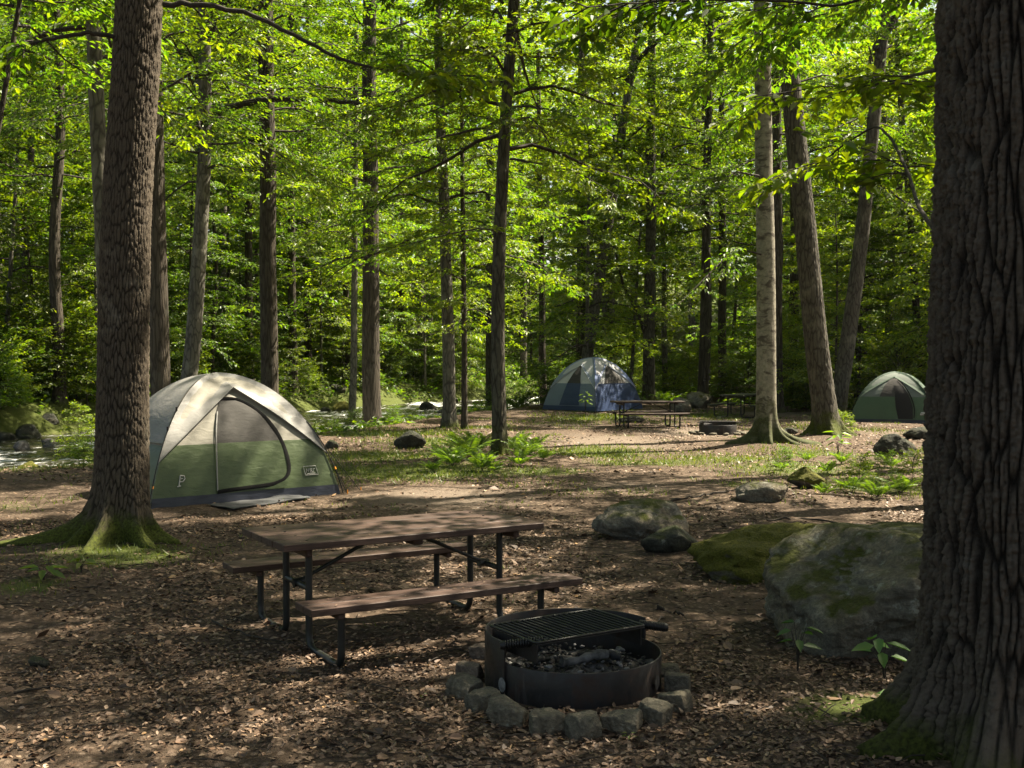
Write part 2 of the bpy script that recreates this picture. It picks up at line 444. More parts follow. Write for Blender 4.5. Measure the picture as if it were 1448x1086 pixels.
def leaves(mb, P, axis, nrm, L, W, mi=0, detail=False, droop=.15):
    """one small pointed leaf per row, folded on its midrib"""
    n = len(P); axis = unit(axis); side = unit(np.cross(nrm, axis)); up = np.cross(axis, side)
    L = np.asarray(L).reshape(-1, 1) * np.ones((n, 1)); W = np.asarray(W).reshape(-1, 1) * np.ones((n, 1))
    tip = P + axis * L - up * L * droop
    if detail:
        a1 = P + axis * L * .30; a2 = P + axis * L * .66 - up * L * droop * .35
        V = np.stack([P, a1 - side * W * .48 + up * W * .16, a2 - side * W * .38 + up * W * .12, tip,
                      a2 + side * W * .38 + up * W * .12, a1 + side * W * .48 + up * W * .16], 1)
        b = np.arange(n)[:, None] * 6
        T = np.concatenate([b + np.array(k) for k in ((0, 1, 5), (1, 2, 4), (1, 4, 5), (2, 3, 4))], 0)
        T = np.concatenate([b + np.array(k) for k in ((0, 2, 1), (0, 3, 2), (0, 4, 3), (0, 5, 4))], 0)
    else:
        m = P + axis * L * .42
        V = np.stack([P, m - side * W * .5 + up * W * .12, tip, m + side * W * .5 + up * W * .12], 1)
        b = np.arange(n)[:, None] * 4
        T = np.concatenate([b + np.array((0, 2, 1)), b + np.array((0, 3, 2))], 0)
    mb.add(V.reshape(-1, 3), t=T, mi=mi)

def rodr(v, k, ang):
    c, s = np.cos(ang)[..., None], np.sin(ang)[..., None]
    return v * c + np.cross(k, v) * s + k * (np.sum(k * v, -1, keepdims=True)) * (1 - c)

def twig_leaves(mb, r, A, B, per, size, mi=0, detail=False, flat=.35, width=.52):
    """leaves set in a loose flat spray along each segment A->B"""
    n = len(A); d = B - A
    t = np.tile((np.arange(per) + .5) / per, (n, 1)) + r.uniform(-.4, .4, (n, per)) / per
    t = np.clip(t ** .85, 0, 1.02)
    P = A[:, None] + d[:, None] * t[..., None]
    ax = np.repeat(unit(d)[:, None], per, 1)
    sgn = np.where((np.arange(per) % 2) > 0, 1., -1.)[None] * np.ones((n, 1))
    k = np.zeros((n, per, 3)); k[..., 2] = 1
    ang = sgn * r.uniform(.45, 1.25, (n, per))
    axis = rodr(ax, k, ang); axis[..., 2] += r.normal(-.12, .22, (n, per))
    nr = np.zeros((n, per, 3)); nr[..., 2] = 1; nr += r.normal(0, flat, (n, per, 3))
    L = size * r.uniform(.65, 1.25, (n * per,))
    P = P.reshape(-1, 3) + r.normal(0, size * .22, (n * per, 3))
    leaves(mb, P, axis.reshape(-1, 3), nr.reshape(-1, 3), L, L * width, mi, detail)

def crown(seed, h, rmax, nb, size, per=11, ntw=9, prof=None, elev=(15, 50), droop=.35, detail=False, start=.22, wood=.03, flat=.35, width=.52, sub=2):
    """branches from a stem at the origin up to height h, leafed in layered sprays. material 0 leaf, 1 wood"""
    r = rs(seed); mb = MB()
    prof = prof or (lambda u: (math.sin(PI * min(1, .18 + u * .82)) ** .7))
    A = []; B = []
    for i in range(nb):
        u = (i + r.uniform(.1, .9)) / nb
        az = i * 2.39996 + r.uniform(-.5, .5)
        L = rmax * prof(u) * r.uniform(.6, 1.12)
        el = math.radians(elev[0] + (elev[1] - elev[0]) * u + r.uniform(-10, 10))
        s = np.linspace(0, 1, 7)
        bend = r.uniform(-.25, .25)
        hor = L * s * math.cos(el) ; dirx = np.cos(az + bend * s); diry = np.sin(az + bend * s)
        z = h * u * .93 + L * (math.sin(el) * s - droop * s * s) + .03 * L * np.sin(s * 9 + i)
        pts = np.stack([hor * dirx, hor * diry, z], 1)
        mb.tube(pts, np.linspace(wood * (.3 + .7 * L / rmax), .006, 7), 4, False, mi=1)
        ts = r.uniform(start, 1, ntw); ts.sort()
        ts = np.append(ts, 1.0)
        for k, t in enumerate(ts):
            f = t * 6; a = int(min(5, f)); p = pts[a] + (pts[a + 1] - pts[a]) * (f - a)
            dd = unit(pts[min(6, a + 1)] - pts[a])
            th = (1 if k % 2 else -1) * r.uniform(.5, 1.1) if k < ntw else 0
            c, sn = math.cos(th), math.sin(th)
            d2 = np.array([dd[0] * c - dd[1] * sn, dd[0] * sn + dd[1] * c, dd[2] * .5 + r.normal(-.04, .12)])
            l2 = L * r.uniform(.22, .42) * (1.15 - .6 * t) + .25
            e = p + unit(d2) * l2
            A.append(p); B.append(e)
            mb.tube([p, e], [.007, .003], 3, False, mi=1)
            for q in range(sub):
                w = r.uniform(.25, .8); p2 = p + (e - p) * w
                th2 = (1 if q % 2 else -1) * r.uniform(.6, 1.1); c, sn = math.cos(th2), math.sin(th2)
                d3 = np.array([d2[0] * c - d2[1] * sn, d2[0] * sn + d2[1] * c, d2[2] * .6 + r.normal(-.05, .15)])
                A.append(p2); B.append(p2 + unit(d3) * l2 * r.uniform(.4, .7))
    twig_leaves(mb, r, np.array(A), np.array(B), per, size, 0, detail, flat, width)
    return mb

def cells(u, v, nu, seed):
    """distance-to-edge of a cell pattern that repeats every nu columns"""
    iu, iv = np.floor(u).astype(np.int64), np.floor(v).astype(np.int64)
    f1 = np.full(u.shape, 9.); f2 = np.full(u.shape, 9.)
    for a in (-1, 0, 1):
        for b in (-1, 0, 1):
            cu, cv = iu + a, iv + b; k = np.mod(cu, nu)
            d = np.hypot(cu + .1 + .8 * _h(k, cv, k * 0 + 1, seed) - u, cv + .1 + .8 * _h(k, cv, k * 0 + 2, seed) - v)
            f2 = np.where(d < f1, f1, np.minimum(f2, d)); f1 = np.minimum(f1, d)
    return f2 - f1

def trunk_mesh(name, path_x, path_y, H, r0, taper=.6, sides=20, rows=26, flare=.55, fh=.28, lobes=5, seed=0, mat='bark_dark', roots=None, deep=0.0, cell=(.06, .24), z_fine=None, wob=.03, bottom=-.25):
    """stem whose centre follows path(z); roots: (angle, length, height, width)"""
    r = rs(seed)
    if z_fine: z = np.concatenate([np.linspace(bottom, z_fine, rows), np.linspace(z_fine, H, 24)[1:]])
    else: z = bottom + (H - bottom) * np.linspace(0, 1, rows) ** 1.7
    a = np.arange(sides) / sides * 2 * PI
    Z, A = np.meshgrid(z, a, indexing='ij'); zz = np.maximum(Z, 0)
    rad = r0 * (1 - taper * zz / H)
    ph = r.uniform(0, 6.28)
    rad = rad * (1 + flare * np.exp(-zz / fh) * (.65 + .35 * np.cos(lobes * A + ph)) + wob * noise3(np.cos(A) * 1.5, np.sin(A) * 1.5, Z * 1.2, seed))
    for ang, ln, hh, ww in (roots or []):
        dd = (A - ang + PI) % (2 * PI) - PI
        wd = .75 * ww * (1 + .5 * noise3(Z * 6, A, 0, seed + 3))
        rad = rad + ln * np.exp(-zz / hh) * np.exp(-(dd / wd) ** 2)
    if deep:
        ca, sa = np.cos(A), np.sin(A)
        wu = .30 * noise3(ca * 2.2, sa * 2.2, Z * 1.6, seed + 5) + .25 * noise3(ca * 6, sa * 6, Z * 6, seed + 6)
        nu = max(10, int(2 * PI * r0 / cell[0]))
        e = cells(A / (2 * PI) * nu + wu, Z / cell[1] + .4 * noise3(ca * 4, sa * 4, Z * 3, seed + 4), nu, seed)
        e2 = cells(A / (2 * PI) * nu * 2 + wu * 1.5, Z / cell[1] * 2.2 + .4 * noise3(ca * 4, sa * 4, Z * 3, seed + 9), nu * 2, seed + 3)
        rg = sstep(.01, .30, e) * (.74 + .26 * sstep(0, .26, e2))
        n3 = fbm(ca * r0 * 42, sa * r0 * 42, Z * 30, seed + 7, 4, .7)
        low = np.exp(-zz / .35) * .5
        rad = rad + deep * (rg - .75) * (1 - low) + deep * .32 * n3 * (.4 + .6 * rg)
    X = np.interp(Z, *path_x) + rad * np.cos(A); Y = np.interp(Z, *path_y) + rad * np.sin(A)
    mb = MB(); mb.grid(np.stack([X, Y, Z], -1), closed_v=True); mb.ridge = rg.ravel() if deep else None
    return mb

# ================================================================== SETTING
A_P = gp(170, 775); R_P = Vector((2.36, 5.3, 0)); I_P = gp(706, 650); L_P = gp(1084, 632); M_P = gp(1170, 620)
for p, rr, hh in ((A_P, .9, .06), (R_P, 1.1, .10), (I_P, 1.3, .10), (L_P, 1.2, .10), (M_P, 1.1, .08)):
    MOUND.append((p.x, p.y, rr, hh))
pm = gp(1080, 716); MOUND.append((pm.x, pm.y, 1.2, .12))

def patches(x, y, lst):
    r = 0
    for px, py, wx, wy, a in lst:
        c = gp(px, py); sx = wx * c.y / F_PX; sy = abs(gp(px, py - wy).y - gp(px, py + wy).y) / 2
        r = np.maximum(r, a * np.exp(-(((x - c.x) / sx) ** 2 + ((y - c.y) / max(sy, .4)) ** 2)))
    return r
GREEN = [(560, 645, 150, 10, .9), (470, 665, 60, 8, .7), (760, 668, 90, 8, .8), (640, 625, 110, 8, .9), (920, 655, 120, 7, .8), (1050, 650, 70, 7, .8), (1150, 640, 80, 6, .7), (600, 668, 170, 14, 1.0), (840, 640, 90, 10, .95), (520, 640, 90, 6, .8), (60, 655, 120, 10, 1), (540, 612, 120, 7, .9), (700, 605, 60, 6, .6),
         (1120, 665, 110, 14, .85), (1230, 690, 110, 14, .8), (1000, 650, 60, 8, .6), (170, 790, 130, 22, .9), (40, 830, 60, 14, .8), (850, 592, 90, 5, .7),
         (1000, 588, 70, 5, .6), (1200, 1010, 110, 40, .9), (900, 700, 60, 6, .45), (1160, 605, 60, 6, .5), (20, 720, 70, 14, .5), (1060, 690, 60, 8, .7)]
PATH = [(620, 705, 190, 20, 1.0), (880, 690, 120, 16, .8), (860, 625, 150, 18, 1.0), (980, 610, 120, 12, 1.0), (800, 600, 90, 8, .9), (1100, 585, 100, 6, .9), (1180, 588, 120, 6, .7),
        (420, 720, 120, 14, .7), (560, 960, 260, 34, .4), (720, 850, 120, 26, .35), (1260, 612, 90, 6, .8)]

def build_ground():
    xs = np.concatenate([np.arange(-220, -45, 7), np.arange(-45, -9, .45), np.arange(-9, 9, .075), np.arange(9, 45, .45), np.arange(45, 221, 7)])
    ys = np.concatenate([np.arange(-60, 2, 2.), np.arange(2, 13, .055), np.arange(13, 45, .18), np.arange(45, 105, .8), np.arange(105, 320, 9)])
    X, Y = np.meshgrid(xs, ys, indexing='ij')
    Z = gz(X, Y)
    near = np.exp(-np.maximum(0, Y - 6) / 14)
    Z = Z + (.016 * noise3(X * 7, Y * 7, 0, 21) + .010 * noise3(X * 17, Y * 17, 0, 22)) * near
    mb = MB(); mb.grid(np.stack([X, Y, Z], -1)[:, ::-1])
    o = mb.obj('ground', M['ground']); tag(o, kind='structure')
    Xf, Yf = X[:, ::-1].ravel(), Y[:, ::-1].ravel()
    far = sstep(-1.6, -.2, bank(Xf, Yf) - WIDE) * 1.0 + sstep(46, 56, Yf) * .6 * (bank(Xf, Yf) < 0)
    g = np.maximum(patches(Xf, Yf, GREEN), far)
    for nm, val in (('green', g), ('path', patches(Xf, Yf, PATH))):
        at = o.data.attributes.new(nm, 'FLOAT', 'POINT'); at.data.foreach_set('value', val.astype(np.float32))
    return o
build_ground()

def build_water():
    d = np.zeros((0, 2)); pts = []
    for (a, b) in zip(NB[:-1], NB[1:]):
        n = max(2, int(np.hypot(*(b - a)) / .5))
        pts += [a + (b - a) * t for t in np.linspace(0, 1, n, endpoint=False)]
    pts = np.array(pts)
    k = 9; pad = np.pad(pts, ((k, k), (0, 0)), 'edge'); pts = np.array([pad[i:i + 2 * k + 1].mean(0) for i in range(len(pts))])
    tan = unit(np.gradient(pts, axis=0)); nor = np.stack([-tan[:, 1], tan[:, 0]], 1)
    us = np.linspace(-1.2, WIDE + 1.2, 44)
    P = np.zeros((len(pts), len(us), 3))
    P[..., :2] = pts[:, None] + nor[:, None] * us[None, :, None]
    P[..., 2] = -.40 + .035 * noise3(P[..., 0] * 1.1, P[..., 1] * 1.1, 0, 2) + .02 * noise3(P[..., 0] * 3, P[..., 1] * 3, 0, 3)
    mb = MB(); mb.grid(P[:, ::-1]); tag(mb.obj('water', M['water']), kind='structure')
build_water()

# ------------------------------------------------------------------ rocks
def ico(sub):
    import bmesh
    bm = bmesh.new(); bmesh.ops.create_icosphere(bm, subdivisions=sub, radius=1)
    V = np.array([v.co[:] for v in bm.verts]); T = np.array([[v.index for v in f.verts] for f in bm.faces]); bm.free()
    return V, T
ICO = {k: ico(k) for k in (3, 4, 5, 6)}

def rock_mb(seed, sx, sy, sz, sub=5, planes=11, soft=.05, rough=.03, cuts=None, sink=.25, fr=2.2, box=False):
    """rough faceted stone; cuts: extra (normal, offset) planes"""
    r = rs(seed); D, T = ICO[sub]
    N = unit(r.normal(0, 1, (planes, 3))); H = r.uniform(.55, .86, planes)
    if box: N = np.vstack([N, [[0, 0, 1], [1, 0, 0], [-1, 0, 0], [0, 1, 0], [0, -1, 0], [0, 0, -1]]]); H = np.append(H, [.62, .68, .68, .66, .66, .7])
    if cuts:
        for n, h in cuts: N = np.vstack([N, unit(np.array(n, float))[None]]); H = np.append(H, h)
    q = D @ N.T; rad = np.where(q > .05, H / np.maximum(q, .05), 9)
    rad = np.hstack([rad, np.full((len(D), 1), 1.0)])
    rr = -soft * np.log(np.sum(np.exp(-rad / soft), 1))
    P = D * rr[:, None]
    P = P + D * (rough * (fbm(P[:, 0] * fr, P[:, 1] * fr, P[:, 2] * fr, seed, 6, .6) - .6 * np.abs(fbm(P[:, 0] * fr * 1.3, P[:, 1] * fr * 1.3, P[:, 2] * fr * 1.3, seed + 40, 4, .6))))[:, None] * 1.8
    P = P / np.abs(P).max(0) * np.array([sx, sy, sz]) / 2
    P[:, 2] += sz * (.5 - sink)
    mb = MB(); mb.add(P, t=T); return mb

def rock(px, py, w, h, label, mat='rock', dep=.8, seed=0, rz=0.0, name='rock', group=None, cat='rock', z=None, **k):
    """stone whose front foot stands at picture point (px,py); w, h in metres"""
    p = gp(px, py); p.y += w * dep * .42; p.x *= p.y / (p.y - w * dep * .42)
    sink = k.pop('sink', .2)
    o = rock_mb(seed, w, w * dep, h / (1 - sink) * 1.08, sink=sink, **k).obj(name, M[mat], loc=(p.x, p.y, gzf(p.x, p.y) if z is None else z))
    o.rotation_euler.z = rz
    return tag(o, label, cat, group)

rock(1262, 932, 1.66, .76, 'huge grey boulder with a sloping lichen top beside the dark foreground trunk', 'rock_big', .85, 3, .0, 'boulder', cat='boulder', sub=6, planes=0, box=True, rough=.03, fr=2.6, soft=.02,
     cuts=[((-.70, -.30, .62), .46), ((-.05, -1, -.30), .70), ((-.8, -.75, -.1), .80), ((.1, -.15, 1), .82), ((-1, .1, .25), .95), ((.2, -.8, .5), .84)], sink=.10)
rock(1112, 829, 1.95, .34, 'low rounded boulder wrapped in yellow-green moss behind the big boulder', 'rock_moss', .9, 12, .2, 'boulder', cat='boulder', planes=3, soft=.08, rough=.07, sink=.5)
rock(905, 764, 1.06, .42, 'pale grey boulder with mossy streaks right of the picnic table', 'rock', .75, 21, -.15, 'boulder', cat='boulder', planes=6, rough=.04, cuts=[((.75, -.35, .6), .74), ((-.6, -.2, .8), .85)])
rock(946, 782, .66, .24, 'flat wedge of grey rock leaning against the pale boulder', 'rock_dark', .6, 30, .25, planes=6, rough=.03, cuts=[((-.5, 0, .85), .6)])
rock(1140, 697, .60, .29, 'pointed mossy rock sticking out of the leaf litter in the middle right', 'rock_moss', .8, 41, .3, planes=6, cuts=[((.7, -.2, .7), .66), ((-.7, -.2, .7), .7)])
rock(1082, 722, .80, .22, 'low half buried stone on the small leafy rise', 'rock', .8, 46, 0, planes=5, sink=.4)
rock(1266, 647, .84, .46, 'dark rounded rock left of the big foreground trunk', 'rock_dark', .9, 52, 0, planes=7, soft=.1)
rock(1300, 621, .9, .28, 'low dark rock at the front of the dark green tent', 'rock_dark', .8, 57, 0, planes=6)
rock(583, 634, .80, .36, 'dark mossy rock on the grass between the family tent and the fern clump', 'rock_dark', .9, 61, 0, planes=7, soft=.1)
rock(985, 578, 1.2, .6, 'grey rock by the bushes behind the far picnic tables', 'rock', .9, 65, 0, planes=7)
rock(962, 583, .8, .5, 'small grey rock at the left foot of the rock behind the far tables', 'rock', .9, 68, 0, planes=7)
rock(1104, 625, .42, .26, 'small dark stone at the right foot of the pale birch', 'rock_dark', .9, 71, 0, planes=7)
rock(1118, 614, .36, .16, 'little stone between the birch and the leaning trunk', 'rock_dark', .9, 73, 0, planes=7)
rock(470, 634, .34, .2, 'small black stone on the grass at the right edge of the family tent', 'rock_dark', .9, 75, 0, planes=7)
rock(55, 943, .13, .07, 'fist sized stone lying in the litter at the far left', 'rock_dark', .9, 79, 0, sub=4)
# stones in the stream
sr = rs(5); k = 0
spots = [(80, 600, 1.5, .6, -.6, 'rock_wet', 'big wet pale boulder in the middle of the stream left of the big oak'), (25, 610, 1.5, .6, -.55, 'rock_wet', 'dark mossy boulder in the stream at the left edge'),
         (20, 572, 3.2, 1.1, -.5, 'rock_moss', 'long mossy bank rock across the stream at the left edge'), (605, 578, .8, .5, -.5, 'rock_dark', 'dark stone in the white water behind the leafy thin tree')]
for px, py, w, h, z, mt, lb in spots:
    p = gp(px, py, -.4); o = rock_mb(90 + k, w, w * .7, h * 1.2, sub=5, planes=8).obj('rock', M[mt], loc=(p.x, p.y, z)); tag(o, lb, 'rock'); k += 1
pts = []
while len(pts) < 46:
    y = sr.uniform(20, 60); x = sr.uniform(-24, 3); b = float(bank(np.array([x]), np.array([y]))[0])
    if -.4 < b < WIDE + 1.5 and abs(x) < .5 * y + 1 and (b < 1.4 or b > WIDE - 1.5 or sr.rand() < .45):
        pts.append((x, y, b))
smesh = [rock_mb(120 + i, 1, .8, .7, sub=4, planes=8).mesh('stream_rock', M[m]) for i, m in enumerate(('rock_wet', 'rock_dark', 'rock_dark', 'rock_moss'))]
for i, (x, y, b) in enumerate(pts):
    s = sr.uniform(.25, .8) * (1.3 if b > WIDE - 2 else 1)
    o = link('rock', smesh[i % 4], None, (x, y, (-.48 if .5 < b < WIDE - .5 else gzf(x, y) - .22 * s))); o.rotation_euler.z = sr.uniform(0, 6.28); o.scale = (s, s, s)
    tag(o, 'rock in or beside the rushing stream', 'rock', 'rocks scattered along the stream')

# ================================================================== TENTS
def tent(name, label, FL, FR, back, H, faces, mats, zc, zf, ztub=.12, pe=.45, cat='tent', zpk=.9, prk=.6, pole='steel_black'):
    """dome tent on a rectangle; faces: 'full'|'peak' for front, right, back, left"""
    FL, FR = np.array(FL[:2]), np.array(FR[:2]); fd = FR - FL; bk = unit(np.array([-fd[1], fd[0]])) * back
    base = np.array([FL, FR, FR + bk, FL + bk]); C = base.mean(0); zg = gzf(*C)
    root = thing(name, (C[0], C[1], zg), label, cat)
    cs = np.hstack([base - C, np.zeros((4, 1))])
    def rad(t): return pe * (1 - t) + (1 - pe) * np.cos(t * PI / 2)
    def hz(t): return H * np.sin(t * PI / 2) ** .95
    def tz(z): return np.interp(z, hz(np.linspace(0, 1, 400)), np.linspace(0, 1, 400))
    def wall(k, f, t, off=0.0):
        f, t = np.broadcast_arrays(np.asarray(f, float), np.asarray(t, float))
        p = (cs[k] * (1 - f)[..., None] + cs[(k + 1) % 4] * f[..., None])
        out = unit((cs[k] + cs[(k + 1) % 4]))
        b = .035 * np.sin(PI * f) * np.sin(PI * np.minimum(1, t * 1.1))
        q = p * rad(t)[..., None] + out * (b + off)[..., None]
        q[..., 2] = hz(t) + off * .45
        return q
    def patch(nm, mt, ks, z0, z1, off=0.0, rows=10, wr=.012):
        mb = MB()
        for k in ks:
            f = np.linspace(0, 1, 15)[None]; t = np.linspace(tz(z0), tz(z1) if z1 < H else 1, rows)[:, None]
            P = wall(k, f, t, off)
            P = P + unit((cs[k] + cs[(k + 1) % 4])) * (wr * noise3(P[..., 0] * 4, P[..., 1] * 4, P[..., 2] * 3, 7) * np.sin(PI * f))[..., None]
            mb.grid(P)
        return mb.obj(nm, M[mt], root)
    patch('floor_tub', mats['tub'], range(4), 0.0, ztub, .004, 4, .02)
    def walls(nm, mt, z0, z1):
        if isinstance(mt, dict):
            for ks, m in mt.items(): patch(nm, m, ks, z0, z1)
        else: patch(nm, mt, range(4), z0, z1)
    walls('lower_wall', mats['low'], ztub, zc); walls('upper_wall', mats['up'], zc, H)
    api = {'wall': wall, 'tz': tz, 'cs': cs, 'root': root, 'hz': hz, 'rad': rad}
    # rain fly, one panel per side
    for k, mode in enumerate(faces):
        mt = mats['fly'][k] if isinstance(mats['fly'], (list, tuple)) else mats['fly']
        if mode == 'full':
            o = patch('rain_fly', mt, [k], zf[k] if isinstance(zf, (list, tuple)) else zf, H, .03, 16, .015)
        else:
            mb = MB(); z0 = zf[k] if isinstance(zf, (list, tuple)) else zf; t0 = tz(z0)
            mid = (cs[k] + cs[(k + 1) % 4]) / 2; peak = mid * prk; peak[2] = H * zpk
            apex = np.array([0, 0, H + .03])
            for e, kk in ((0, k), (1, (k + 1) % 4)):
                s = np.linspace(0, 1, 22)[:, None]; v = np.linspace(0, 1, 12)[None]
                t = t0 + (1 - t0) * s[:, 0]
                Pl = cs[kk][None] * (rad(t) * 1.02)[:, None]; Pl[:, 2] = hz(t) + .03 * s[:, 0]
                Ed = Pl[0][None] * (1 - s) + peak[None] * s
                Ed = Ed + unit(mid)[None] * (.05 * np.sin(PI * s)) + np.array([0, 0, .03]) * np.sin(PI * s)
                P = Pl[:, None] * (1 - v[..., None]) + Ed[:, None] * v[..., None]
                sag = np.sin(PI * v) * np.sin(PI * np.minimum(s, .9))
                P[..., 2] += (-.03 * sag)
                P = P + unit(mid) * (.014 * noise3(P[..., 0] * 5, P[..., 1] * 5, P[..., 2] * 5, 3 + k) * np.sin(PI * v))[..., None]
                mb.grid(P)
                if mats.get('edge'):
                    api.setdefault('edges', []).append(Ed)
            o = mb.obj('rain_fly', M[mt], root)
    for Ed in api.get('edges', []):
        MB().tube(Ed, .009, 5).obj('fly_hem', M[mats['edge']], root)
    # bent poles over the corners
    for k in range(4):
        t = np.linspace(0, tz(zf if not isinstance(zf, (list, tuple)) else max(zf)) + .1, 14)
        P = cs[k][None] * (rad(t) * 1.025)[:, None]; P[:, 2] = hz(t) + .01
        MB().tube(P, .0075, 6).obj('pole', M[pole], root)
    return api

def ribbon(api, k, fz, w, off, mt, nm):
    """flat band following (f, z) points of a tent wall"""
    fz = np.array(fz, float); n = len(fz)
    i = np.linspace(0, n - 1, n * 4); f = np.interp(i, range(n), fz[:, 0]); z = np.interp(i, range(n), fz[:, 1])
    kk = np.ones(5) / 5; f2 = np.convolve(np.pad(f, 2, 'edge'), kk, 'valid'); z2 = np.convolve(np.pad(z, 2, 'edge'), kk, 'valid')
    P = api['wall'](k, f2, api['tz'](z2), off)
    tan = unit(np.gradient(P, axis=0)); out = unit(api['cs'][k] + api['cs'][(k + 1) % 4]); side = unit(np.cross(tan, out[None]))
    mb = MB(); a = P - side * w / 2; b = P + side * w / 2
    mb.grid(np.stack([a, P + out * .006, b], 1)); return mb.obj(nm, M[mt], api['root'])

def panel(api, k, poly, off, mt, nm, rows=12, cols=10):
    """panel between a left and right (f) limit per z: rows of (z, f0, f1)"""
    poly = np.array(poly, float); z = np.linspace(poly[0, 0], poly[-1, 0], rows)
    f0 = np.interp(z, poly[:, 0], poly[:, 1]); f1 = np.interp(z, poly[:, 0], poly[:, 2])
    v = np.linspace(0, 1, cols)[None]; f = f0[:, None] * (1 - v) + f1[:, None] * v
    P = api['wall'](k, f, api['tz'](z)[:, None] * np.ones_like(v), off)
    P = P + unit(api['cs'][k] + api['cs'][(k + 1) % 4]) * (.01 * noise3(P[..., 0] * 6, P[..., 1] * 6, P[..., 2] * 4, 8))[..., None] * 1
    mb = MB(); mb.grid(P); return mb.obj(nm, M[mt], api['root'])

def strokes(api, k, f0, z0, w, h, lines, th, mt, nm, off=.008):
    """printed mark made of short bars, in unit-square coordinates on a wall"""
    mb = MB(); out = unit(api['cs'][k] + api['cs'][(k + 1) % 4])
    c = np.linalg.norm(api['cs'][(k + 1) % 4] - api['cs'][k]) * api['rad'](api['tz'](z0))
    for ln in lines:
        q = np.array(ln, float)
        P = api['wall'](k, f0 + (q[:, 0] - .5) * w / c, api['tz'](z0 + (q[:, 1] - .5) * h), off)
        mb.tube(P, th / 2, 4)
    return mb.obj(nm, M[mt], api['root'])

# --- the family tent
ft = tent('tent', 'grey and green dome tent with a zipped door beside the big left trunk', gp(213, 720), gp(481, 697), 2.15, 1.72, ('peak', 'full', 'full', 'full'),
          {'tub': 'navy', 'low': 't_green', 'up': 'cream', 'fly': ['fly_grey', 'fly_side', 'fly_side', 'fly_side'], 'edge': 'fly_side'}, .80, [.60, .82, .82, .82], .14, zpk=.90, prk=.50)
panel(ft, 0, [(.15, .33, .70), (.35, .325, .73), (.80, .32, .745)], .014, 't_green', 'door')
panel(ft, 0, [(.80, .32, .74), (1.0, .31, .71), (1.2, .31, .66), (1.36, .34, .54)], .014, 'mesh_dark', 'mesh_window')
ribbon(ft, 0, [(.31, .155), (.42, .18), (.55, .19), (.66, .215), (.72, .30), (.745, .45), (.745, .75), (.725, 1.0), (.67, 1.2), (.56, 1.35), (.42, 1.39), (.33, 1.36)], .055, .022, 'zip', 'zipper')
ribbon(ft, 0, [(.325, .14), (.32, .4), (.315, .7), (.31, 1.0), (.32, 1.25)], .018, .022, 'fly_side', 'seam')
strokes(ft, 0, .135, .34, .10, .14, [[(.2, 0), (.2, 1)], [(.2, 1), (.75, .95), (.9, .7), (.7, .45), (.2, .42)], [(.35, .7), (.65, .72)], [(.0, .0), (.45, .05)]], .016, 'white_print', 'printed_emblem')
strokes(ft, 0, .865, .36, .20, .12, [[(0, 0), (0, 1), (1, 1), (1, 0), (0, 0)], [(.12, .3), (.2, .7), (.3, .35), (.36, .7)], [(.45, .3), (.45, .72), (.58, .7), (.5, .5), (.6, .3)], [(.68, .3), (.72, .7), (.85, .68)], [(.15, .15), (.8, .15)]], .011, 'white_print', 'printed_label')
def guy(api, a, b, clip=None):
    mb = MB(); a = np.array(a); b = np.array(b); mb.tube([a, b], .005, 5)
    g = mb.obj('guy_line', M['steel_black'], api['root'])
    if clip:
        c = a + (b - a) * clip; MB().tube([c - (b - a) * .03, c + (b - a) * .03], .014, 6).obj('line_clip', M['orange'], g)
    MB().tube([b + np.array([0, 0, -.03]), b + np.array([0, 0, .06])], .008, 6).obj('stake', M['orange'], g)
cs = ft['cs']
def polept(api, k, z, s=1.03):
    t = api['tz'](z); p = api['cs'][k] * api['rad'](t) * s; p[2] = z; return p
guy(ft, polept(ft, 1, .55), cs[1] * 1.06, .32); guy(ft, polept(ft, 0, .52), cs[0] * 1.03, .45); guy(ft, polept(ft, 1, 1.2), cs[1] * np.array([1.0, 1.0, 1]) + np.array([.25, .35, 0]))
for z in (1.0, 1.25):
    q = polept(ft, 0, z, 1.035); MB().tube([q, q + np.array([0, 0, .05])], .014, 6).obj('pole_clip', M['steel_black'], ft['root'])
mp = [gp(293, 717), gp(330, 721.5), gp(440, 707), gp(420, 701)]
mb = MB(); P = np.array([[(mp[0] * (1 - u) + mp[3] * u) * (1 - v) + (mp[1] * (1 - u) + mp[2] * u) * v for v in np.linspace(0, 1, 8)] for u in np.linspace(0, 1, 26)])
P[..., 2] = gz(P[..., 0], P[..., 1]) + .03 + .012 * noise3(P[..., 0] * 5, P[..., 1] * 5, 0, 3); mb.grid(P)
P2 = P.copy(); P2[..., 2] -= .012; mb.grid(P2[::-1])
tag(mb.obj('door_mat', M['mat_grey']), 'flat charcoal groundsheet mat lying before the family tent door', 'mat')

# --- the blue tent, its corner towards the camera
def corner_tent(pl, pc, pr, *a, **k):
    L, C = gp(*pl), gp(*pc); v = C - L; w = Vector((-v.y, v.x, 0)).normalized()
    return L, C
bL, bC = gp(767, 580), gp(842, 583)
bl = tent('tent', 'blue and grey dome tent with pointed fly behind the far picnic table', bL, bC, 2.95, 1.92, ('peak', 'peak', 'peak', 'peak'),
          {'tub': 'b_navy', 'low': {(0, 3): 'b_grey', (1, 2): 'b_navy'}, 'up': 'b_white', 'fly': ['b_light', 'b_blue', 'b_blue', 'b_light'], 'edge': 'b_white'}, .98, .78, .16, zpk=.86, prk=.50)
panel(bl, 0, [(.18, .32, .70), (.9, .36, .68), (.98, .36, .68)], .02, 'b_navy', 'door'); panel(bl, 0, [(.98, .36, .68), (1.35, .40, .62), (1.62, .46, .54)], .02, 'mesh_dark', 'mesh_window')
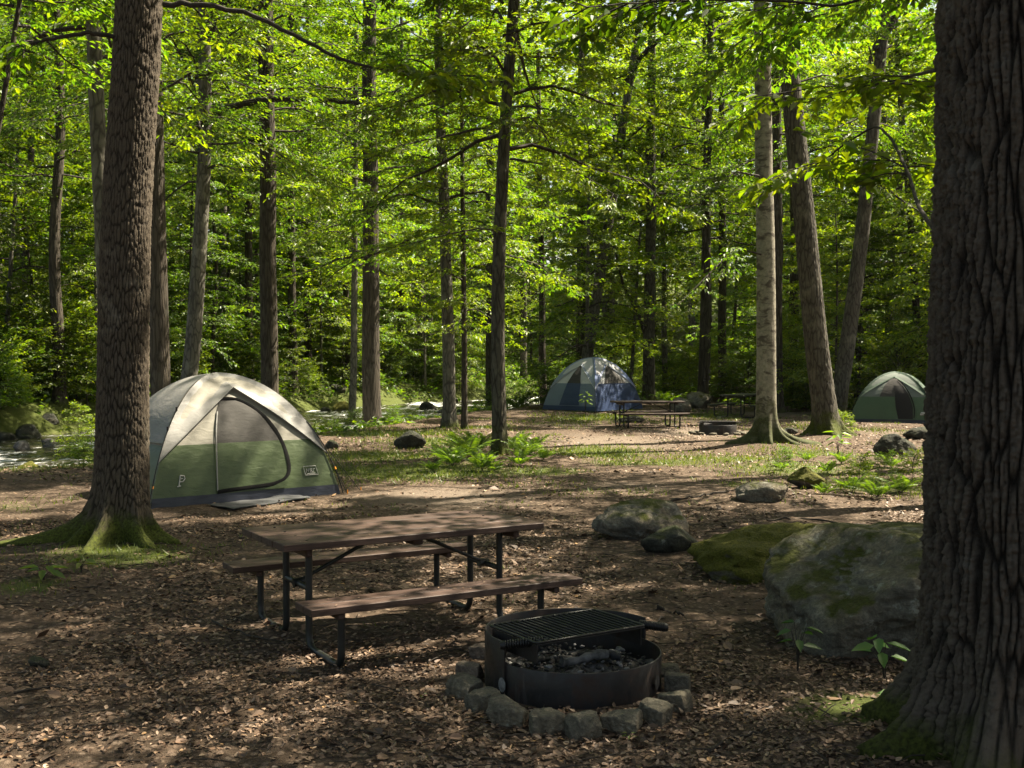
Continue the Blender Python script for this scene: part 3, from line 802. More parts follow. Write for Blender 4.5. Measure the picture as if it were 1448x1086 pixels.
panel(bl, 1, [(.98, .22, .80), (1.3, .30, .68), (1.6, .42, .56)], .02, 'mesh_dark', 'mesh_window')
# --- the dark green tent
gl, gr_ = gp(1199, 598), gp(1322, 601)
gt = tent('tent', 'dark green dome tent with an open door at the right beside the big trunk', gl + Vector((0, -.1, 0)), gr_ + Vector((.05, 0, 0)), 2.2, 1.50, ('peak', 'full', 'full', 'peak'),
          {'tub': 'navy', 'low': 'g_wall', 'up': 'g_pale', 'fly': 'g_fly'}, .78, [.72, .66, .6, .66], .12, zpk=.91, prk=.42)
panel(gt, 0, [(.12, .34, .56), (.78, .34, .52)], .014, 'g_wall', 'door'); panel(gt, 0, [(.78, .30, .72), (1.15, .33, .68), (1.32, .4, .6)], .014, 'mesh_dark', 'mesh_window')
panel(gt, 0, [(.13, .57, .74), (.5, .54, .76), (.85, .53, .74), (1.1, .5, .68)], .022, 'black', 'dark_door_sheet')  # black sheet on the wall, painted as the unlit inside of the doorway
ribbon(gt, 0, [(.75, .13), (.78, .4), (.77, .8), (.70, 1.15), (.58, 1.3)], .03, .03, 'zip', 'zipper')
strokes(gt, 3, .80, .38, .1, .2, [[(.2, 0), (.3, 1)], [(.2, .1), (.8, .2)], [(.5, .5), (.6, .9)]], .03, 'white_print', 'printed_emblem')
strokes(gt, 0, .87, .30, .20, .10, [[(.1, .2), (.3, .8), (.9, .8), (.8, .3), (.1, .2)], [(.3, .5), (.75, .55)]], .03, 'white_print', 'printed_label')

# ================================================================== PICNIC TABLES
def fillet(pts, r, n=5):
    out = [Vector(pts[0])]
    for a, b, c in zip(pts[:-2], pts[1:-1], pts[2:]):
        a, b, c = Vector(a), Vector(b), Vector(c); u = (a - b).normalized(); v = (c - b).normalized()
        p, q = b + u * r, b + v * r
        for i in range(n + 1):
            t = i / n; out.append((p * (1 - t) + b * t) * (1 - t) + (b * (1 - t) + q * t) * t)
    out.append(Vector(pts[-1])); return out

def picnic_table(loc, yaw, label, group, L=1.97, W=.90, bo=.80, bw=.29, zt=.76, zb=.44, lf=.225, inset=.25, wood='wood_table', pipe='steel_green', th=.045, nplank=4, sides=10):
    root = thing('picnic_table', loc, label, 'picnic table', group, yaw)
    r = rs(3)
    def planks(nm, y0, w, n, z):
        mb = MB(); pw = w / n
        for i in range(n):
            mb.box(r.uniform(-.004, .004), y0 - w / 2 + pw * (i + .5), z - th / 2 + r.uniform(-.0015, .0015), L + r.uniform(-.006, .006), pw - .006, th, bev=.004)
        o = mb.obj(nm, M[wood], root, smooth=False); return o
    top = planks('tabletop', 0, W, nplank, zt)
    for s in (-1, 1): planks('bench_seat', s * bo, bw, 2, zb)
    pr = .024
    for e in (-1, 1):
        x = e * (L / 2 - inset)
        for s in (-1, 1):
            pts = fillet([(x, s * lf, zt - th - .004), (x, s * lf, pr), (x, s * bo, pr), (x, s * bo, zb - th - .004)], .11, 7)
            MB().tube(pts, pr, sides).obj('leg', M[pipe], root)
        MB().tube([(x, -lf, .42), (x, lf, .42)], pr * .85, sides).obj('crossbar', M[pipe], root)
        mb = MB(); mb.tube([(x, 0.0, .425), (e * .16, 0, zt - th - .03)], .014, 6); mb.tube([(x - e * .05, 0.0, .43), (x + e * .03, 0, .42)], .03, 8)
        mb.obj('brace', M[pipe], root)
        mb = MB(); mb.box(x + e * .055, 0, zt - th - .032, .045, W * .86, .055, bev=.01); mb.obj('cleat', M[wood], root, smooth=False)
        for s in (-1, 1):
            mb = MB(); mb.box(x + e * .05, s * bo, zb - th - .022, .045, bw * .9, .036, bev=.006); mb.obj('cleat', M[wood], root, smooth=False)
        mb = MB()
        for yy in (-W * .36, -W * .12, W * .12, W * .36): mb.tube([(x + e * .05, yy, zt - .002), (x + e * .05, yy, zt + .004)], .009, 8)
        mb.obj('bolt', M['steel_black'], top)
    mb = MB(); mb.box(0, 0, zt - th - .022, .07, W * .86, .04, bev=.006); mb.obj('cleat', M[wood], root, smooth=False)
    return root
picnic_table((-.84, 8.05, gzf(-.84, 8.05)), .533, 'large brown plank picnic table with two benches beside the fire ring', 'picnic tables')
c = gp(917, 603); picnic_table((c.x, c.y + .3, gzf(c.x, c.y)), .16, 'picnic table with black pipe legs standing before the blue tent', 'picnic tables', wood='wood_far', W=.8, bo=.70, L=2.0, pipe='steel_black', sides=6)
c = gp(1050, 589); picnic_table((c.x, c.y, gzf(c.x, c.y)), 1.0, 'dark greenish picnic table half hidden behind the birch trunk', 'picnic tables', wood='wood_green', W=.8, bo=.7, pipe='steel_black', sides=6)
c = gp(893, 597.5); tag(rock_mb(33, .95, .5, .30, sub=4, planes=8).obj('rock', M['rock_dark'], loc=(c.x, c.y + .5, gzf(c.x, c.y))), 'dark low stone under the picnic table before the blue tent', 'rock')

# ================================================================== FIRE RINGS
def fire_ring(loc, yaw, label, R=.52, zl=.205, zh=.335, gx=.385, gy=.25, a0=30, a1=219, near=True):
    root = thing('fire_ring', loc, label, 'fire ring', 'steel fire rings')
    N = 120; a = np.arange(N + 1) / N * 2 * PI
    def wallring(lo, hi, z0, z1, nm, R=R):
        aa = np.linspace(math.radians(lo), math.radians(hi), 90)
        mb = MB(); P = []
        for rr, zz in ((R, z0), (R, (z0 + z1) / 2), (R, z1 - .004), (R - .002, z1), (R - .008, z1), (R - .01, z1 - .004), (R - .01, z0)):
            P.append(np.stack([rr * np.cos(aa), rr * np.sin(aa), np.full_like(aa, zz)], -1))
        mb.grid(np.array(P))
        for k in (0, -1):
            q = [p[k] for p in P]; mb.add(q, q=[(0, 2, 5, 6), (2, 3, 4, 5)])
        return mb.obj(nm, M['steel_rust'], root)
    wallring(0, 360, -.03, zl, 'ring')
    wallring(a0, a1, -.02, zh, 'wind_guard', R + .013)
    # cooking grate
    gm = MB()
    c, s = math.cos(yaw), math.sin(yaw); cx, cy, zg = -.045, -.06, zh + .028
    tr = lambda u, v, z=zg: (cx + u * c - v * s, cy + u * s + v * c, z)
    fr = fillet([tr(0, -gy), tr(gx, -gy), tr(gx, gy), tr(-gx, gy), tr(-gx, -gy), tr(0, -gy)], .02, 3)
    gm.tube(fr, .0085, 6)
    for u in np.linspace(-gx, gx, 21 if near else 10)[1:-1]: gm.tube([tr(u, -gy), tr(u, gy)], .0068, 5)
    gm.tube([tr(-gx, -gy, zg - .012), tr(gx, -gy, zg - .012)], .006, 5); gm.tube([tr(-gx * .98, 0, zg - .011), tr(gx * .98, 0, zg - .011)], .006, 5)
    go = gm.obj('cooking_grate', M['steel_black'], root)
    for e, v0, ang in ((-1, -gy * .82, -.36), (1, -gy * .55, -.15)):
        h = MB(); p0 = np.array(tr(e * gx * (.72 if e < 0 else .98), v0, zg - .006)); d = np.array([e * math.cos(ang), math.sin(ang) if e > 0 else .22, -.06 if e < 0 else -.10]); d /= np.linalg.norm(d)
        if e < 0: d = np.array([-.985, -.10, -.09])
        ln = .255 if e < 0 else .20
        h.tube([p0, p0 + d * ln], .011, 8)
        if near:
            th = np.linspace(0, 2 * PI * 15, 300); u = np.linspace(.25 if e > 0 else .12, 1, 300)[:, None]
            n1 = unit(np.cross(d, [0, 0, 1.])); n2 = np.cross(n1, d)
            h.tube(p0 + d * ln * u + .021 * (np.cos(th)[:, None] * n1 + np.sin(th)[:, None] * n2), .0065, 5)
            h.tube([p0 + d * ln * .98, p0 + d * (ln + .02)], [.028, .02], 10)
        h.obj('handle', M['steel_black'], go)
    # plates that carry the grate
    for e in (-1, 1):
        h = MB(); q = tr(e * gx * .96, 0); h.box(q[0], q[1], zh - .04, .006, gy * 1.9, .10, R=[[c, -s, 0], [s, c, 0], [0, 0, 1]]); h.obj('hinge_plate', M['steel_rust'], root, smooth=False)
    if near:
        for an in (217, 330):
            an = math.radians(an); h = MB(); n = np.array([math.cos(an), math.sin(an), 0]); t = np.array([-n[1], n[0], 0])
            P = [n * (R + .016) + t *   .034 * math.cos(b) + np.array([0, 0, .085 + .042 * math.sin(b)]) for b in np.linspace(0, 2 * PI, 16, endpoint=False)]
            h.add(P + [n * (R + .016) + np.array([0, 0, .075])], t=[(i, (i + 1) % 16, 16) for i in range(16)]); h.obj('vent_disc', M['ash' if an < 4 else 'coal'], root)  # no hole
    return root
FC = Vector((.37, 6.68, 0)); FC.z = gzf(.37, 6.68)
fire_ring(FC, math.radians(32.7), 'low black steel fire ring with a hinged cooking grate in the foreground')
r = rs(8)
# ash bed and coals
rr = np.linspace(0, .505, 26)[:, None]; aa = np.linspace(0, 2 * PI, 72)[None]
X, Y = rr * np.cos(aa), rr * np.sin(aa)
Z = .085 + .03 * np.exp(-(rr / .3) ** 2) + .03 * fbm(X * 9, Y * 9, 0, 3, 4)
mb = MB(); mb.grid(np.stack([X + FC.x, Y + FC.y, Z + FC.z], -1)); tag(mb.obj('ash', M['ashbed']), 'bed of black ash inside the near fire ring', 'ash', kind='stuff')
mb = MB()
for i in range(300):
    a, q = r.uniform(0, 6.28), .46 * math.sqrt(r.rand()); s = r.uniform(.008, .03) * (1.5 if r.rand() < .12 else 1)
    k = rock_mb(500 + i % 12, s * 1.6, s, s * .8, sub=3, planes=6); th = r.uniform(0, 6.28); V = k.V[0]
    V = V @ np.array([[math.cos(th), -math.sin(th), 0], [math.sin(th), math.cos(th), 0], [0, 0, 1]]) + np.array([FC.x + q * math.cos(a), FC.y + q * math.sin(a), FC.z + .115 + .02 * math.exp(-(q / .3) ** 2)])
    mb.add(V, t=ICO[3][1], mi=int(r.rand() < .28))
tag(mb.obj('charcoal', [M['coal'], M['ash']]), 'crumbled grey and black coals in the near fire ring', 'coals', kind='stuff')
for i, (x, y, a, l, lb) in enumerate(((.06, -.05, .4, .30, 'thick charred log with a white ashy end, middle of the near fire'), (.16, .06, -.35, .26, 'blackened stick lying behind the thick log in the near fire'), (-.2, -.02, 1.0, .2, 'short burnt stick at the left side of the near fire'))):
    mb = MB(); t = np.linspace(-.5, .5, 14)[:, None]; p = np.hstack([t * l * math.cos(a) + x, t * l * math.sin(a) + y, .165 - .012 * i + .012 * np.sin(t * 5 + i)]) + np.array([FC.x, FC.y, FC.z])
    mb.tube(p, (.026 - .006 * i) * (1 + .18 * r.normal(0, 1, 14)), 9); tag(mb.obj('charred_log', M['log_ash' if i == 0 else 'coal']), lb, 'log')
# stones round the ring
ST = [((676, 931), .15, .11, 'stone_pale', 'small pinkish stone, furthest back on the left of the fire ring'), ((664, 962), .20, .13, 'stone_pale', 'pale topped stone second from the back on the left of the fire ring'),
      ((655, 988), .24, .12, 'stone', 'dull green stone at the leftmost point of the stone circle'), ((683, 1008), .24, .13, 'stone', 'dark squat stone in front of the vent hole of the fire ring'),
      ((717, 1027), .28, .16, 'stone', 'biggest greenish block at the front left of the fire ring'), ((771, 1037), .25, .14, 'stone', 'squarish grey block at the front of the fire ring, left of the wedge stone'),
      ((827, 1044), .24, .13, 'stone', 'wedge shaped stone at the very front of the fire ring'), ((883, 1036), .27, .13, 'stone', 'brown topped stone with a green skirt right of the wedge stone'),
      ((930, 1026), .21, .13, 'stone', 'dark block at the front right of the fire ring'), ((960, 1010), .21, .13, 'stone', 'grey angular stone on the right side of the fire ring'),
      ((962, 982), .20, .13, 'stone', 'smooth dark stone second from the back on the right of the fire ring'), ((948, 958), .17, .09, 'stone', 'half hidden stone furthest back on the right of the fire ring')]
for i, (px, w, h, mt, lb) in enumerate(ST):
    p = gp(*px); p.y += .09; w *= .76; h *= .9
    o = rock_mb(210 + i * 7, w, w * r.uniform(.7, .9), h * r.uniform(1.0, 1.3), sub=5, planes=5, box=True, soft=.008, rough=.014, sink=.2, fr=5).obj('stone', M[mt], loc=(p.x, p.y, gzf(p.x, p.y)))
    o.rotation_euler = (r.uniform(-.18, .18), r.uniform(-.18, .18), r.uniform(-.8, .8)); tag(o, lb, 'stone', 'stones circling the near fire ring')
# far ring
c = gp(1020, 615); FF = Vector((c.x, c.y + .45, gzf(c.x, c.y)))
fire_ring(FF, .05, 'distant black fire ring on the gravel left of the pale birch', R=.47, zl=.24, zh=.30, gx=.40, gy=.22, a0=10, a1=170, near=False)
st0 = rock_mb(260, .2, .16, .12, sub=3, planes=9, soft=.02).mesh('ring_stone', M['stone'])
for i in range(13):
    a = i / 13 * 2 * PI; o = link('stone', st0, None, (FF.x + .66 * math.cos(a), FF.y + .62 * math.sin(a), FF.z)); o.rotation_euler.z = a * 2.3
    tag(o, 'little grey stone circling the distant fire ring', 'stone', 'stones circling the distant fire ring')

# ================================================================== TREES
SUN_AZ, SUN_EL = math.radians(26), math.radians(55)      # direction to the sun: azimuth from +x towards +y

LEAFM = {'bright': 'leaf_bright', 'mid': 'leaf_mid', 'deep': 'leaf_deep'}
CR = {}
def crown_mesh(key):
    if key not in CR:
        kind, lm = key.split('/')
        wide = lambda u: math.sin(PI * min(1, .25 + u * .75)) ** .6
        layer = lambda u: (1 - u) ** .55 * .9 + .12
        P = {
            'canopyA': dict(seed=1, h=12, rmax=4.6, nb=40, size=.135, per=13, ntw=11, elev=(5, 60), prof=wide, wood=.045),
            'canopyB': dict(seed=2, h=10, rmax=5.2, nb=36, size=.135, per=13, ntw=12, elev=(0, 55), prof=wide, wood=.045),
            'canopyC': dict(seed=3, h=14, rmax=4.0, nb=44, size=.135, per=12, ntw=10, elev=(8, 60), prof=wide, wood=.045),
            'canopyO': dict(seed=15, h=11, rmax=4.8, nb=18, size=.15, per=16, ntw=16, elev=(5, 60), prof=wide, wood=.045),
            'midA': dict(seed=4, h=9, rmax=3.3, nb=34, size=.125, per=12, ntw=12, elev=(0, 55), prof=layer, wood=.045, start=.12),
            'midB': dict(seed=5, h=11, rmax=3.0, nb=38, size=.125, per=12, ntw=11, elev=(-4, 50), prof=layer, wood=.04, start=.12),
            'lowA': dict(seed=6, h=8, rmax=2.9, nb=34, size=.13, per=12, ntw=10, elev=(4, 40), prof=layer, wood=.03, start=.08, flat=.25),
            'lowB': dict(seed=7, h=10, rmax=3.1, nb=38, size=.13, per=12, ntw=10, elev=(0, 45), prof=layer, wood=.03, start=.08, flat=.25),
            'lowC': dict(seed=8, h=5.5, rmax=2.2, nb=26, size=.12, per=11, ntw=9, elev=(5, 45), prof=layer, wood=.022, start=.06, flat=.25),
            'openA': dict(seed=14, h=8, rmax=3.6, nb=15, size=.13, per=15, ntw=15, elev=(5, 60), prof=wide, wood=.05),
            'sap': dict(seed=9, h=2.6, rmax=1.25, nb=18, size=.105, per=9, ntw=6, elev=(10, 55), prof=layer, wood=.012, start=.08, flat=.28),
            'bush': dict(seed=10, h=1.1, rmax=.95, nb=20, size=.085, per=9, ntw=6, elev=(25, 75), prof=lambda u: 1.0, wood=.010, start=.2, flat=.4),
            'near': dict(seed=11, h=9, rmax=5.5, nb=30, size=.12, per=12, ntw=15, elev=(10, 60), prof=wide, wood=.07, detail=False),
        }[kind]
        CR[key] = crown(**P).mesh('crown', [M[LEAFM[lm]], M['twig']], smooth=False)
    return CR[key]

def px_tree(name, label, pxb, pxt, w, bark, d=None, pyb=None, H=17.0, cr=(), seed=0, group=None, flare=.6, roots=None, sides=20, taper=.5, hires=None, limbs=(), bend=0.0, fh=.28, cat='tree'):
    """tree standing at picture column pxb, leaning so that its stem leaves the top of the frame at column pxt"""
    if d is None: d = gp(pxb, pyb).y
    X = (pxb - 724) / F_PX * d; zt = CAM_H + 507 / F_PX * d; XT = (pxt - 724) / F_PX * d
    zg = gzf(X, d); k = (XT - X) / (zt - zg)
    root = thing(name, (X, d, zg), label, cat, group)
    zz = np.linspace(-1, H + 1, 24)
    px = k * zz + bend * np.sin(PI * np.clip(zz / (zt - zg), 0, 1)) + .03 * noise3(zz * .35, 0, 0, seed) ; py = .06 * noise3(zz * .3, 5, 0, seed + 1)
    px -= np.interp(0, zz, px); py -= np.interp(0, zz, py)
    r0 = w / F_PX * d / 2
    kw = dict(hires or {})
    tm = trunk_mesh('trunk', (zz, px), (zz, py), H, r0 * .98, taper, kw.pop('sides', sides), kw.pop('rows', 30), flare, fh, 5, seed, roots=roots, **kw)
    tr = tm.obj('trunk', M[bark], root)
    if tm.ridge is not None:
        at = tr.data.attributes.new('ridge', 'FLOAT', 'POINT'); at.data.foreach_set('value', tm.ridge.astype(np.float32))
    for (key, z0, sc, rz) in cr:
        c = link('crown', crown_mesh(key), root, (np.interp(z0, zz, px), np.interp(z0, zz, py), z0)); c.scale = (sc, sc, sc); c.rotation_euler.z = rz
    for lb in limbs: limb(root, tr, *lb)
    return root

def limb(root, trunk, pts, r0, r1, size=.11, ntw=10, per=10, lm='leaf_mid', seed=0, tw=.55, start=.3, detail=True, droop=-.08, flat=.35):
    """a single bough through world points with its twigs and leaves"""
    o = Vector(root.location); p = np.array([tuple(Vector(q) - o) for q in pts]); n = len(p); i = np.linspace(0, n - 1, 26)
    P = np.stack([np.interp(i, range(n), p[:, k]) for k in range(3)], 1)
    for _ in range(3): P[1:-1] = (P[:-2] + 2 * P[1:-1] + P[2:]) / 4
    r = rs(seed + 50); P[1:-1] += r.normal(0, r0 * .22, (24, 3))
    mb = MB(); mb.tube(P, np.linspace(r0, r1, 26), 8); mb.obj('limb', M['twig'], root)
    if not ntw: return
    lb = MB(); A = []; B = []
    for t in np.sort(r.uniform(start, 1, ntw)).tolist() + [1.0]:
        f = t * 25; a = int(min(24, f)); q = P[a] + (P[a + 1] - P[a]) * (f - a); d = unit(P[min(25, a + 1)] - P[a])
        th = r.choice([-1, 1]) * r.uniform(.5, 1.2) if t < 1 else 0; c, s = math.cos(th), math.sin(th)
        d2 = unit(np.array([d[0] * c - d[1] * s, d[0] * s + d[1] * c, d[2] * .5 + r.normal(droop, .18)])); l2 = tw * r.uniform(.6, 1.3)
        e = q + d2 * l2; A.append(q); B.append(e); lb.tube([q, (q + e) / 2 + np.array([0, 0, .02]), e], [.006, .004, .002], 4, False, mi=1)
        for z in range(3):
            w = r.uniform(.2, .85); p2 = q + (e - q) * w; th2 = (1 if z % 2 else -1) * r.uniform(.5, 1.0); c, s = math.cos(th2), math.sin(th2)
            d3 = unit(np.array([d2[0] * c - d2[1] * s, d2[0] * s + d2[1] * c, d2[2] * .7 + r.normal(droop, .12)])); A.append(p2); B.append(p2 + d3 * l2 * r.uniform(.35, .6))
            lb.tube([A[-1], B[-1]], [.003, .0015], 3, False, mi=1)
    twig_leaves(lb, r, np.array(A), np.array(B), per, size, 0, detail, flat)
    lb.obj('foliage', [M[lm], M['twig']], root, smooth=False)

# --- the two big foreground trunks, bark modelled
px_tree('oak_tree', 'big rough barked oak with mossy roots at left beside the family tent', 168, 197, 74, 'bark_oak', pyb=772, H=17, seed=2, flare=.30, fh=.45, taper=.42,
        roots=[(PI * 1.06, .95, .13, .20), (PI * 1.45, .42, .16, .22), (PI * 1.75, .40, .14, .25), (-.1, .34, .15, .25), (PI * .6, .5, .15, .3), (PI * 1.25, .35, .2, .2)],
        hires=dict(sides=260, rows=460, deep=.015, cell=(.034, .17), z_fine=6.2), cr=[('near/mid', 8.0, 1.0, .4)],
        limbs=[([dp(232, 6, 11.3), dp(285, 4, 11.1), dp(370, 24, 10.9), dp(440, 64, 10.7), dp(500, 91, 10.6), dp(570, 103, 10.6), dp(650, 107, 10.6)], .030, .006, .11, 9, 8, 'leaf_bright', 3, .5, .66),
               ([dp(166, 53, 11.4), dp(125, 45, 11.2), dp(60, 58, 11.0), dp(-30, 80, 10.8)], .026, .014, .11, 4, 7, 'leaf_mid', 4, .5, .5)])
rt = px_tree('oak_tree', 'massive dark furrowed trunk at the right edge of the foreground', 724 + 2.39 / 5.35 * F_PX, 1440, 250, 'bark_big', d=5.35, H=16, seed=7, flare=.12, fh=.4, taper=.30,
        roots=[(PI * 1.06, .34, .17, .20), (PI * 1.32, .45, .22, .22), (PI * 1.6, .4, .2, .25), (PI * .75, .3, .2, .25), (0, .4, .2, .4)],
        hires=dict(sides=400, rows=700, deep=.036, cell=(.042, .46), z_fine=3.9), cr=[('near/mid', 7.0, 1.05, 2.0)],
        limbs=[([Vector((2.2, 5.75, 2.55)), dp(1300, 300, 6.3), dp(1275, 215, 7.4), dp(1240, 172, 8.4), dp(1180, 215, 8.6), dp(1150, 235, 8.7)], .013, .006, .11, 9, 8, 'leaf_bright', 6, .6, .3),
               ([Vector((2.2, 5.75, 3.4)), dp(1290, 105, 6.8), dp(1240, 128, 8.0), dp(1180, 120, 9.0), dp(1110, 130, 9.4)], .011, .004, .11, 11, 8, 'leaf_bright', 8, .7, .25),
               ([Vector((2.1, 5.6, 4.9)), dp(1280, -40, 7.0), dp(1200, 10, 7.6), dp(1080, 0, 7.6), dp(960, 0, 7.2), dp(830, 10, 6.9)], .015, .004, .10, 12, 6, 'leaf_mid', 9, .45, .35)])

# --- trunks one can tell apart in the middle distance
T = px_tree
T('tree', 'slender mottled trunk rising just left behind the big rough oak', 160, 137, 26, 'bark_grey', d=17.5, H=17, seed=12, cr=[('midB/bright', 6.5, 1.1, 1)])
T('tree', 'dark upright trunk right behind the big rough oak, left of the forked grey tree', 229, 219, 30, 'bark_dark', d=27, H=20, seed=13, cr=[('canopyA/mid', 8, 1, 2)])
T('tree', 'grey forked tree with a long bough behind the top of the family tent', 251, 292, 25, 'bark_grey', d=31, H=18, seed=14, bend=.25, cr=[('canopyB/bright', 7.5, 1, 3)],
  limbs=[([dp(268, 192, 31), dp(290, 170, 30.9), dp(330, 147, 30.6), dp(390, 138, 30.2), dp(470, 141, 29.8), dp(540, 150, 29.5)], .13, .04, .13, 14, 9, 'leaf_bright', 11, .9, .3, False),
         ([dp(288, 60, 31), dp(300, 30, 31), dp(325, -10, 31), dp(340, -60, 31)], .15, .08, .13, 0),
         ([dp(275, 130, 31), dp(262, 90, 30.6), dp(240, 50, 30.2)], .06, .02, .13, 6, 8, 'leaf_mid', 12, .8, .3, False),
         ([dp(276, 110, 31), dp(310, 100, 30.8), dp(360, 108, 30.4)], .05, .015, .13, 8, 8, 'leaf_bright', 13, .8, .3, False)])
T('tree', 'straight dark trunk standing behind the right shoulder of the family tent', 382, 378, 26, 'bark_dark', d=33, H=22, seed=15, taper=.3, cr=[('canopyC/mid', 8.5, 1, 1)])
T('tree', 'dark trunk with spreading roots on the stream bank left of centre', 526, 524, 27, 'bark_dark', d=37.5, H=22, seed=16, flare=.9, taper=.45, cr=[('canopyA/mid', 7.5, 1, .5)],
  roots=[(0, .9, .2, .3), (PI, .6, .2, .3), (PI * 1.5, .5, .2, .3)])
T('tree', 'greyish trunk between the dark bank tree and the thin leafy stem', 636, 620, 19, 'bark_grey', pyb=604, H=15, seed=17, flare=.7, cr=[('midA/mid', 5.0, 1.1, .5)])
T('tree', 'very thin dark stem beside the greyish trunk, left of the ferny centre tree', 657, 650, 9, 'bark_dark', pyb=606, H=11, seed=18, flare=.5, sides=12, cr=[('lowB/bright', 3.2, .9, .5)])
T('tree', 'slim mottled tree in the middle with a clump of ferns at its foot', 706, 726, 21, 'bark_mossy', pyb=650, H=13, seed=19, flare=.55, taper=.42, bend=-.12, sides=28, hires=dict(sides=64, rows=140, deep=.010, cell=(.06, .25), z_fine=9),
  cr=[('midA/bright', 5.6, .95, .2), ('openA/mid', 8.0, 1.15, 1.2)],  # upper open crown added to shade the family tent
  limbs=[([dp(722, 152, 21.4), dp(745, 150, 20.8), dp(780, 156, 20.2), dp(840, 172, 19.6)], .025, .006, .11, 10, 9, 'leaf_mid', 21, .7, .2, False),
         ([dp(718, 162, 21.4), dp(690, 180, 20.8), dp(640, 190, 20.2), dp(570, 205, 19.6), dp(520, 225, 19.2)], .03, .006, .11, 12, 9, 'leaf_bright', 22, .7, .15, False),
         ([dp(722, 225, 21.4), dp(770, 232, 20.6), dp(820, 245, 20), dp(870, 275, 19.6)], .025, .006, .11, 14, 9, 'leaf_bright', 23, .7, .1, False),
         ([dp(712, 330, 21.4), dp(680, 322, 20.8), dp(630, 332, 20.2), dp(560, 350, 19.6)], .022, .006, .11, 14, 9, 'leaf_bright', 24, .7, .15, False)])
T('tree', 'slanting grey tree that forks high up behind the blue tent', 818, 908, 18, 'bark_grey', d=47, H=17, seed=20, cr=[('midB/bright', 9, 1.1, .7)],
  limbs=[([dp(888, 115, 47), dp(905, 80, 47), dp(940, 50, 46.6), dp(985, 20, 46)], .14, .05, .13, 6, 8, 'leaf_mid', 25, 1, .4, False),
         ([dp(872, 220, 47), dp(895, 190, 46.6), dp(925, 165, 46)], .07, .03, .13, 8, 8, 'leaf_bright', 26, 1, .3, False)])
T('tree', 'straight dark trunk directly behind the slanting tree and the blue tent', 820, 822, 15, 'bark_dark', d=53, H=24, seed=21, cr=[('canopyO/bright', 8, 1.1, .7)])
T('tree', 'upright brown tree at the right side of the blue tent', 917, 921, 18, 'bark_mossy', d=48, H=20, seed=22, cr=[('canopyO/bright', 7.5, 1, .7)],
  limbs=[([dp(912, 470, 48), dp(900, 440, 47.7), dp(880, 400, 47.3), dp(868, 350, 47)], .10, .04, .13, 8, 8, 'leaf_bright', 27, 1, .5, False)])
T('birch_tree', 'pale blotchy birch trunk with spreading mossy roots right of centre', 1084, 1071, 29, 'bark_birch', pyb=631, H=18, seed=23, flare=.55, fh=.35, taper=.42, sides=48, bend=.06, hires=dict(sides=80, rows=160, deep=.004, cell=(.1, .2), z_fine=10),
  roots=[(PI * 1.08, .7, .16, .25), (PI * 1.5, .3, .2, .3), (-.15, .95, .14, .22), (-.7, .5, .14, .25), (PI * .6, .4, .2, .3)], cr=[('openA/bright', 12.5, .8, .7)],
  limbs=[([dp(1076, 360, 24.5), dp(1040, 350, 24.2), dp(1000, 390, 23.6), dp(960, 430, 23)], .02, .005, .11, 9, 9, 'leaf_mid', 28, .7, .2, False),
         ([dp(1078, 250, 24.5), dp(1040, 242, 24.0), dp(980, 290, 23.4)], .025, .006, .11, 10, 9, 'leaf_mid', 29, .7, .2, False)])
T('tree', 'thick brown trunk leaning left just right of the pale birch', 1170, 1106, 35, 'bark_mossy', pyb=619, H=18, seed=24, flare=.35, fh=.35, taper=.45, sides=40, hires=dict(sides=90, rows=180, deep=.016, cell=(.08, .3), z_fine=11),
  roots=[(PI, .35, .2, .3), (0, .35, .2, .3), (PI * 1.5, .3, .2, .4)], cr=[('openA/mid', 13, .9, .7)])
T('tree', 'brown trunk leaning right behind the left leaning trunk', 1183, 1249, 24, 'bark_mossy', d=36, H=19, seed=25, bend=.1, cr=[('canopyO/mid', 9, .9, .7)],
  limbs=[([dp(1240, 70, 36), dp(1262, 30, 36), dp(1290, -20, 36)], .15, .08, .13, 0), ([dp(1216, 240, 36), dp(1250, 265, 35.5), dp(1300, 300, 35)], .06, .02, .13, 10, 8, 'leaf_bright', 30, 1, .2, False)])
T('tree', 'dark trunk close behind the right side of the pale birch', 1099, 1092, 18, 'bark_dark', pyb=583, H=20, seed=26, cr=[('canopyO/mid', 8.5, 1, .7)])
T('tree', 'dim trunk between the birch and the left leaning trunk', 1124, 1118, 17, 'bark_dark', d=48, H=20, seed=27, cr=[('canopyO/bright', 7.5, 1, .9)])
T('tree', 'slim dark trunk behind the far picnic tables', 1022, 1017, 13, 'bark_dark', d=52, H=20, seed=28, cr=[('canopyO/bright', 7, 1, .9)])
T('tree', 'thin stem just right of the upright brown tree by the blue tent', 941, 930, 9, 'bark_grey', d=52, H=14, seed=29, sides=12, cr=[('midB/bright', 4.0, 1, .9)])
T('tree', 'thin grey stem on the stream bank left of the dark rooted trunk', 497, 506, 11, 'bark_grey', d=42, H=16, seed=30, sides=12, cr=[('midA/bright', 6, 1.1, .9)])
T('tree', 'straight trunk on the far bank at the left edge of the photo', 24, 18, 14, 'bark_grey', d=52, H=20, seed=31, cr=[('canopyA/mid', 5, 1, 1.9)])
T('tree', 'dim trunk hidden partly behind the ferny centre tree', 694, 690, 15, 'bark_dark', d=50, H=20, seed=32, cr=[('canopyC/mid', 6, 1, 1.9)])
T('tree', 'thin dark trunk between the ferny centre tree and the blue tent', 769, 760, 11, 'bark_dark', d=56, H=18, seed=33, cr=[('canopyB/bright', 6, .9, 2.4)])
T('tree', 'slightly tilted thin tree behind the dark green tent', 1306, 1262, 12, 'bark_dark', d=42, H=16, seed=34, sides=12, cr=[('midA/bright', 5, 1.1, 2.4)])
